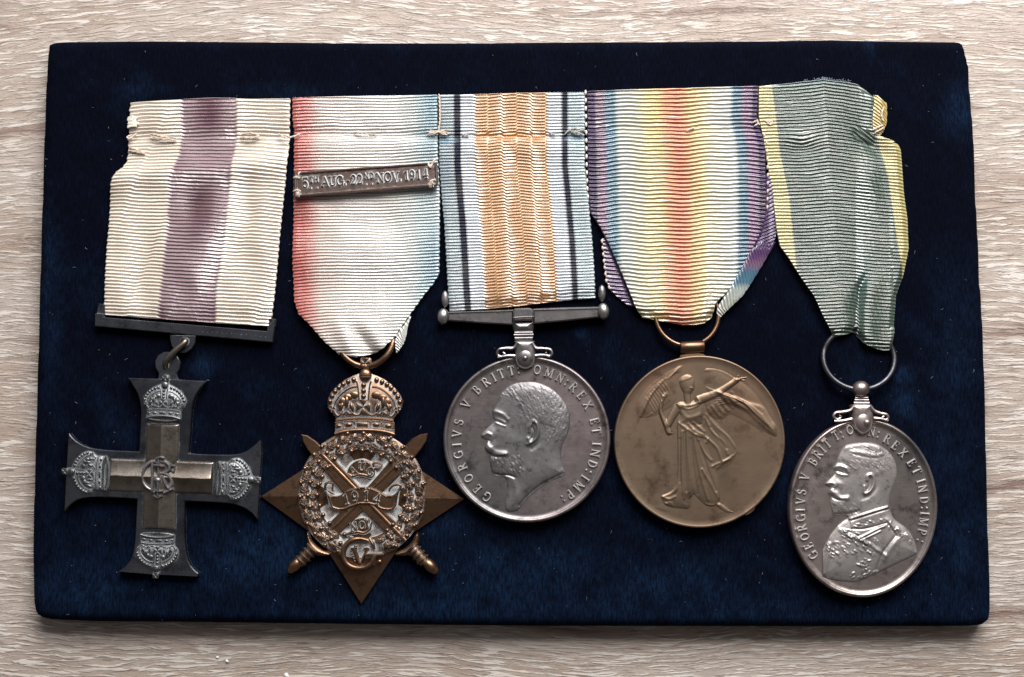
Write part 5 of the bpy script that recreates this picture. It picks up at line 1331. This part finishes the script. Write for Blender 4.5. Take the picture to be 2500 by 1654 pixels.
def H4(X, Y):
    s = np.zeros(X.shape)
    for k, (pl, hh, w) in PL.items():
        P = np.array(pl); m = (X > P[:, 0].min() - 1) & (X < P[:, 0].max() + 1) & (Y > P[:, 1].min() - 1) & (Y < P[:, 1].max() + 1)
        if m.any():
            d = poly_sdf(X[m], Y[m], pl); q = np.zeros(X.shape); q[m] = np.where(d > 0, hh * (1 - np.exp(-np.maximum(d, 0) / w)), 0); s += q ** 3
    for pth, w0, w1, hh in LM:
        P = np.array(z4(pth)); w = w0 / 2.704 / 1.5
        m = (X > P[:, 0].min() - w) & (X < P[:, 0].max() + w) & (Y > P[:, 1].min() - w) & (Y < P[:, 1].max() + w)
        if m.any():
            d = seg_dist(X[m], Y[m], spline(z4(pth), 3)); t = np.clip((X[m] - P[0, 0]) / ((P[-1, 0] - P[0, 0]) or 1), 0, 1); ww = w * (1 - t) + t * w1 / 2.704 / 1.5
            q = np.zeros(X.shape); q[m] = hh * np.sqrt(np.maximum(0, 1 - (d / ww) ** 2)); s += q ** 3
    b = np.cbrt(s)
    return 0.44 * (b + 1.1 * bumps(X, Y, R4f) * np.clip(b / 2.0, 0, 1))
V, F = relief(lambda X, Y: H4(X, Y) - 0.04, (1544, 878, 1906, 1264), 1.25, lambda x, y, d: 25.7 + np.maximum(d, 0) * 0.98, 25.4)
put('winged_figure_relief', (V, F), M['bronze_satin'], C4, 28, ang=0)
p = z4([(597, 290)])[0]
mb = MB(); mb.add(tube([(p[0] - 29, p[1] + 2, 18), (p[0] - 27, p[1] + 2, 18), (p[0] + 27, p[1] - 1, 18), (p[0] + 29, p[1] - 1, 18)], [14, 15.5, 15.5, 14], 18))
put('ring_collar', mb.get(), M['bronze_clean'], C4, 26)
mb = MB(); mb.add(prism(z4([(512, 362), (520, 345), (560, 334), (640, 330), (670, 338), (688, 354), (640, 356), (560, 362)]), 8, 25, 2)); put('foot', mb.get(), M['bronze_satin'], C4, 24)
rgp = []
for a in np.linspace(0, 2 * math.pi, 80, False):
    x = 1678 + 77 * math.cos(a); y = 769 + 76 * math.sin(a)
    rgp.append((x, y, 8 + 10 * np.clip((y - 760) / 70, -.3, 1)))
put('suspension_ring', tube(rgp, 5.6, 12, closed=True), M['bronze_clean'], C4, 14)

# ================================================================== 5. oval silver medal
C5 = thing('oval_medal', 'oval silver medal with bearded profile in uniform, hanging by a ring from the green ribbon', 'medal', 2108, 1241)
z5 = lambda pts: Z(1880, 960, 3.016, pts)
X5, Y5 = z5([(687, 846)])[0]
RX, RY = 182, 219
put('disc', lathe(X5, Y5, RX, RY, [(4, 0.5), (1.2, 3), (0, 10), (0, 24), (1.5, 28), (4, 30.5), (7.5, 30.5), (10, 28.5), (12.5, 25.6), (20, 25.2), (60, 25), (120, 24.6)], 180, rot=2), M['silver_warm'], C5, 28, ang=50)
prof5 = [(545, 400), (524, 432), (506, 470), (494, 508), (482, 528), (470, 548), (476, 566), (486, 586), (474, 604), (448, 630), (412, 660), (412, 676), (432, 690), (448, 698), (436, 714), (428, 736), (440, 758), (452, 772),
         (448, 800), (452, 840), (462, 872), (474, 896), (496, 904), (540, 900), (566, 906), (576, 922), (540, 946), (508, 972), (484, 1000), (452, 1040), (424, 1084), (400, 1140), (378, 1190), (368, 1240), (376, 1300), (384, 1346),
         (430, 1372), (520, 1388), (600, 1394), (650, 1390), (740, 1352), (860, 1296), (980, 1238), (1084, 1188), (1086, 1150), (1070, 1092), (1040, 1030), (990, 978), (936, 942), (906, 902), (890, 850), (884, 800), (892, 750),
         (908, 700), (928, 650), (940, 590), (932, 520), (902, 456), (852, 408), (790, 376), (720, 364), (640, 368), (575, 380)]
pp5 = spline(z5(prof5), 3, True); F5 = []
def f5(pts, w, h, n=4): F5.append((spline(z5(pts), n), w / 3.016, h))
f5([(480, 540), (520, 538), (560, 556), (572, 580)], 13, 2.6); f5([(496, 590), (530, 602), (568, 606)], 9, 1.6); f5([(490, 574), (530, 584)], 9, -1.6); f5([(500, 625), (520, 640)], 20, -1.2)
f5([(424, 664), (450, 660), (480, 680), (470, 698)], 11, 2.2); f5([(430, 690), (470, 700)], 6, -1.8); f5([(448, 712), (480, 746), (520, 776), (566, 774)], 18, 3.4); f5([(444, 752), (490, 784), (540, 790)], 8, -1.6)
f5([(478, 896), (540, 894), (600, 886), (650, 868)], 12, -2.0); f5([(480, 810), (520, 830), (540, 860)], 24, 1.2); f5([(660, 800), (640, 850), (580, 880)], 26, 1.0)
f5([(712, 640), (716, 610), (742, 602), (762, 630), (758, 680), (734, 720), (700, 742)], 11, 3.4); f5([(735, 630), (732, 680), (716, 710)], 9, -2.8); f5([(690, 690), (690, 730)], 14, 2.2); f5([(782, 620), (784, 690), (740, 750), (700, 770)], 16, -1.6); f5([(670, 690), (676, 780)], 14, -1.2)
f5([(560, 400), (640, 382), (720, 380), (800, 404)], 26, 1.6); f5([(600, 430), (680, 440), (760, 460), (820, 450)], 14, 1.0); f5([(610, 450), (700, 470), (780, 480)], 10, -.7)
f5([(588, 926), (680, 896), (780, 864), (868, 840)], 8, 3.4); f5([(600, 940), (690, 910), (790, 878), (872, 856)], 7, -1.2); f5([(604, 1000), (680, 1002), (760, 985), (850, 960)], 7, -2.6); f5([(598, 930), (604, 1000)], 7, 1.6)
f5([(860, 950), (900, 1010), (930, 1050)], 9, -2.2); f5([(870, 944), (950, 1000), (1020, 1060)], 30, 2.4)
f5([(650, 1070), (720, 1036), (790, 1000), (840, 980)], 9, 2.8); f5([(670, 1084), (740, 1050), (810, 1016)], 7, 2.2); f5([(520, 1010), (600, 1060), (700, 1100), (800, 1160), (850, 1200)], 14, 2.0)
f5([(920, 1060), (880, 1110), (830, 1180), (800, 1260), (790, 1300)], 12, -2.6); f5([(940, 1080), (880, 1150), (840, 1220)], 22, 2.4); f5([(440, 1110), (420, 1200), (400, 1330)], 12, 2.4); f5([(470, 1120), (450, 1230), (430, 1350)], 12, -1.6)
f5([(500, 980), (450, 1040), (420, 1110)], 9, 1.8)
r5 = random.Random(8)
for k in range(46):   # braid and medals of the uniform
    t = r5.random(); x = 390 + 400 * t + r5.uniform(-20, 20); y = 1180 - 60 * math.sin(t * 2.4) + r5.uniform(-70, 60)
    a = math.radians(r5.uniform(20, 60)); l = r5.uniform(12, 30); f5([(x, y), (x + l * math.cos(a), y + l * math.sin(a))], 6, r5.uniform(.6, 1.6), 2)
for k in range(30):
    x = r5.uniform(520, 700); y = 1010 + (x - 520) * .42 + r5.uniform(-28, 46); a = math.radians(r5.uniform(10, 50)); l = r5.uniform(14, 26); f5([(x, y), (x + l * math.cos(a), y + l * math.sin(a))], 5.5, r5.uniform(.8, 1.9), 2)
for k in range(26):
    a = r5.uniform(0, 6.28); rr = r5.uniform(12, 56); x = 690 + rr * math.cos(a); y = 1262 + rr * .8 * math.sin(a); f5([(x, y), (x + 14, y + r5.uniform(-12, 12))], 7, r5.uniform(-1.4, 2), 2)
for k in range(34):
    t = r5.random(); x = 880 + 170 * t + r5.uniform(-14, 14); y = 966 + 120 * t + r5.uniform(-26, 30); f5([(x, y), (x + r5.uniform(-12, 12), y + 12)], 7, r5.uniform(.5, 1.4), 2)
for k in range(22): x = r5.uniform(620, 850); y = 975 - (x - 620) * .26 + r5.uniform(-16, 20); f5([(x, y), (x + 12, y + r5.uniform(-6, 8))], 5, r5.uniform(-1.2, 1.6), 2)
for k in range(14): x = 610 + r5.uniform(-30, 180); y = 1340 + r5.uniform(-24, 24); f5([(x, y), (x + 12, y - 8)], 6, r5.uniform(.8, 2), 2)
F5 += hair(z5, 70, (560, 385, 900, 560), lambda x, y: 15 + .1 * (x - 540), 26, 1.5, .55, 6, lambda x, y: True)
F5 += hair(z5, 40, (455, 800, 640, 895), lambda x, y: 60, 18, 1.4, .6, 7, lambda x, y: True)
def hp5(x, y, d): return 25 + 6.5 * (1 - np.exp(-d / 14)) + 1.4 * (1 - np.exp(-d / 1.5)) + 2.2 * (1 - np.exp(-np.maximum(0, d - 12) / 22)) + bumps(x, y, F5) * np.clip(d / 2.5, 0, 1)
V, F = relief(lambda X, Y: poly_sdf(X, Y, pp5), (2010, 1076, 2246, 1428), 1.1, hp5, 24)
put('portrait_relief', (V, F), M['silver_pale'], C5, 32, ang=0)
mb = MB()
L5 = [('G', 320, 1196), ('E', 284, 1130), ('O', 256, 1060), ('R', 236, 994), ('G', 226, 922), ('I', 222, 862), ('V', 224, 796), ('S', 232, 730), ('V', 254, 618), ('B', 316, 508), ('R', 352, 452), ('I', 386, 412), ('T', 420, 372), ('T', 484, 314),
      (':', 528, 302), ('O', 588, 272), ('M', 672, 262), ('N', 748, 284), (':', 800, 300), ('R', 866, 338), ('E', 924, 386), ('X', 982, 440), ('E', 1044, 512), ('T', 1082, 572), ('I', 1112, 648), ('N', 1126, 706), ('D', 1136, 790), (':', 1142, 846),
      ('I', 1140, 888), ('M', 1132, 950), ('P', 1120, 1024), (':', 1110, 1090)]
for ch, x, y in L5:
    dx = (x - 687) / 547 ** 2; dy = (y - 846) / 660 ** 2; a = math.degrees(math.atan2(dx, -dy))
    p = z5([(x, y)])[0]; letter(mb, ch, p[0], p[1], a, 21, 24.6, 29.6, .9, 1.3)
put('inscription', mb.get(), M['silver_letter'], C5, 28)
zr = lambda pts: Z(1880, 800, 2.239, pts)
claw(C5, zr, [(455, 420), (550, 418), (556, 450), (566, 480), (562, 530), (545, 568), (508, 586), (474, 566), (452, 530), (448, 480), (450, 450)], M['silver_warm'], 34, 31, (508, 515, 20, 25), (524, 520, 9),
     [[(462, 425), (440, 452), (400, 462), (362, 466), (348, 486), (366, 502), (388, 492), (378, 480)], [(548, 430), (570, 456), (606, 470), (636, 476), (646, 494), (630, 506), (614, 494), (624, 486)], [(448, 500), (400, 510), (352, 512)], [(566, 496), (610, 500), (646, 510)]])
mb = MB()
for y, w in ((414, 42), (398, 38), (386, 34)): mb.add(tube([(p[0], p[1], 26) for p in zr([(500 - w, y), (500 + w, y + 1)])], 5, 10))
put('collar_rings', mb.get(), M['silver_warm'], C5, 28)
p = zr([(500, 338)])[0]; put('ball_joint', ball(p[0], p[1], 24, 22, 21, 21, 0, 24, 14), M['silver_warm'], C5, 30)
rgp = []
cx, cy_ = zr([(490, 168)])[0]
for a in np.linspace(0, 2 * math.pi, 80, False):
    x = cx + 87 * math.cos(a); y = cy_ + 77 * math.sin(a)
    rgp.append((x, y, 8 + 15 * np.clip((y - cy_) / 77, -.3, 1)))
put('suspension_ring', tube(rgp, 7, 12, closed=True), M['steel_black'], C5, 16)

# ------------------------------------------------------------------ lint on the velvet, crumbs on the table
rl = random.Random(12); mb = MB()
for k in range(260):
    x = rl.uniform(110, 2390); y = rl.uniform(115, 1515); a = rl.uniform(0, 6.28); l = rl.choice((2, 2, 3, 3, 4, 5, 7, 9)); c = rl.uniform(-1.2, 1.2); r_ = rl.uniform(.22, .45)
    mb.add(tube([(x, y, 1.5), (x + l * .5 * math.cos(a), y + l * .5 * math.sin(a), 3), (x + l * (math.cos(a) * .5 + .5 * math.cos(a + c)), y + l * (.5 * math.sin(a) + .5 * math.sin(a + c)), 2)], r_, 4))
for k in range(260):
    x = rl.uniform(110, 2390); y = rl.uniform(115, 1515); r_ = rl.choice((.3, .4, .4, .5, .6, 1.1)); mb.add(ball(x, y, 2, r_, r_ * .8, r_ * .8, 0, 5, 4))
lt = put('lint', mb.get(), M['lint'], None, 2); lt['kind'] = 'stuff'; lt['label'] = 'fine pale lint and dust scattered over the navy velvet'
for i, (x, y, s_, lb) in enumerate(((531, 1605, 4, 'small white crumb on the table below the board, upper of three'), (555, 1614, 5, 'white crumb on the table just right of the smallest crumb'), (700, 1649, 7, 'largest white crumb at the bottom edge of the photo'))):
    V, F = ball(0, 0, 0, s_, s_ * .7, s_ * .5, 30 * i, 8, 5); V = [(x + a * rl.uniform(.7, 1.2), y + b * rl.uniform(.7, 1.2), c - HB + s_ * .4) for a, b, c in V]
    ob = put('crumb', (V, F), M['crumb'], None, -HB, smooth=False); ob['label'] = lb; ob['category'] = 'crumb'; ob['group'] = 'white crumbs on the table below the board'
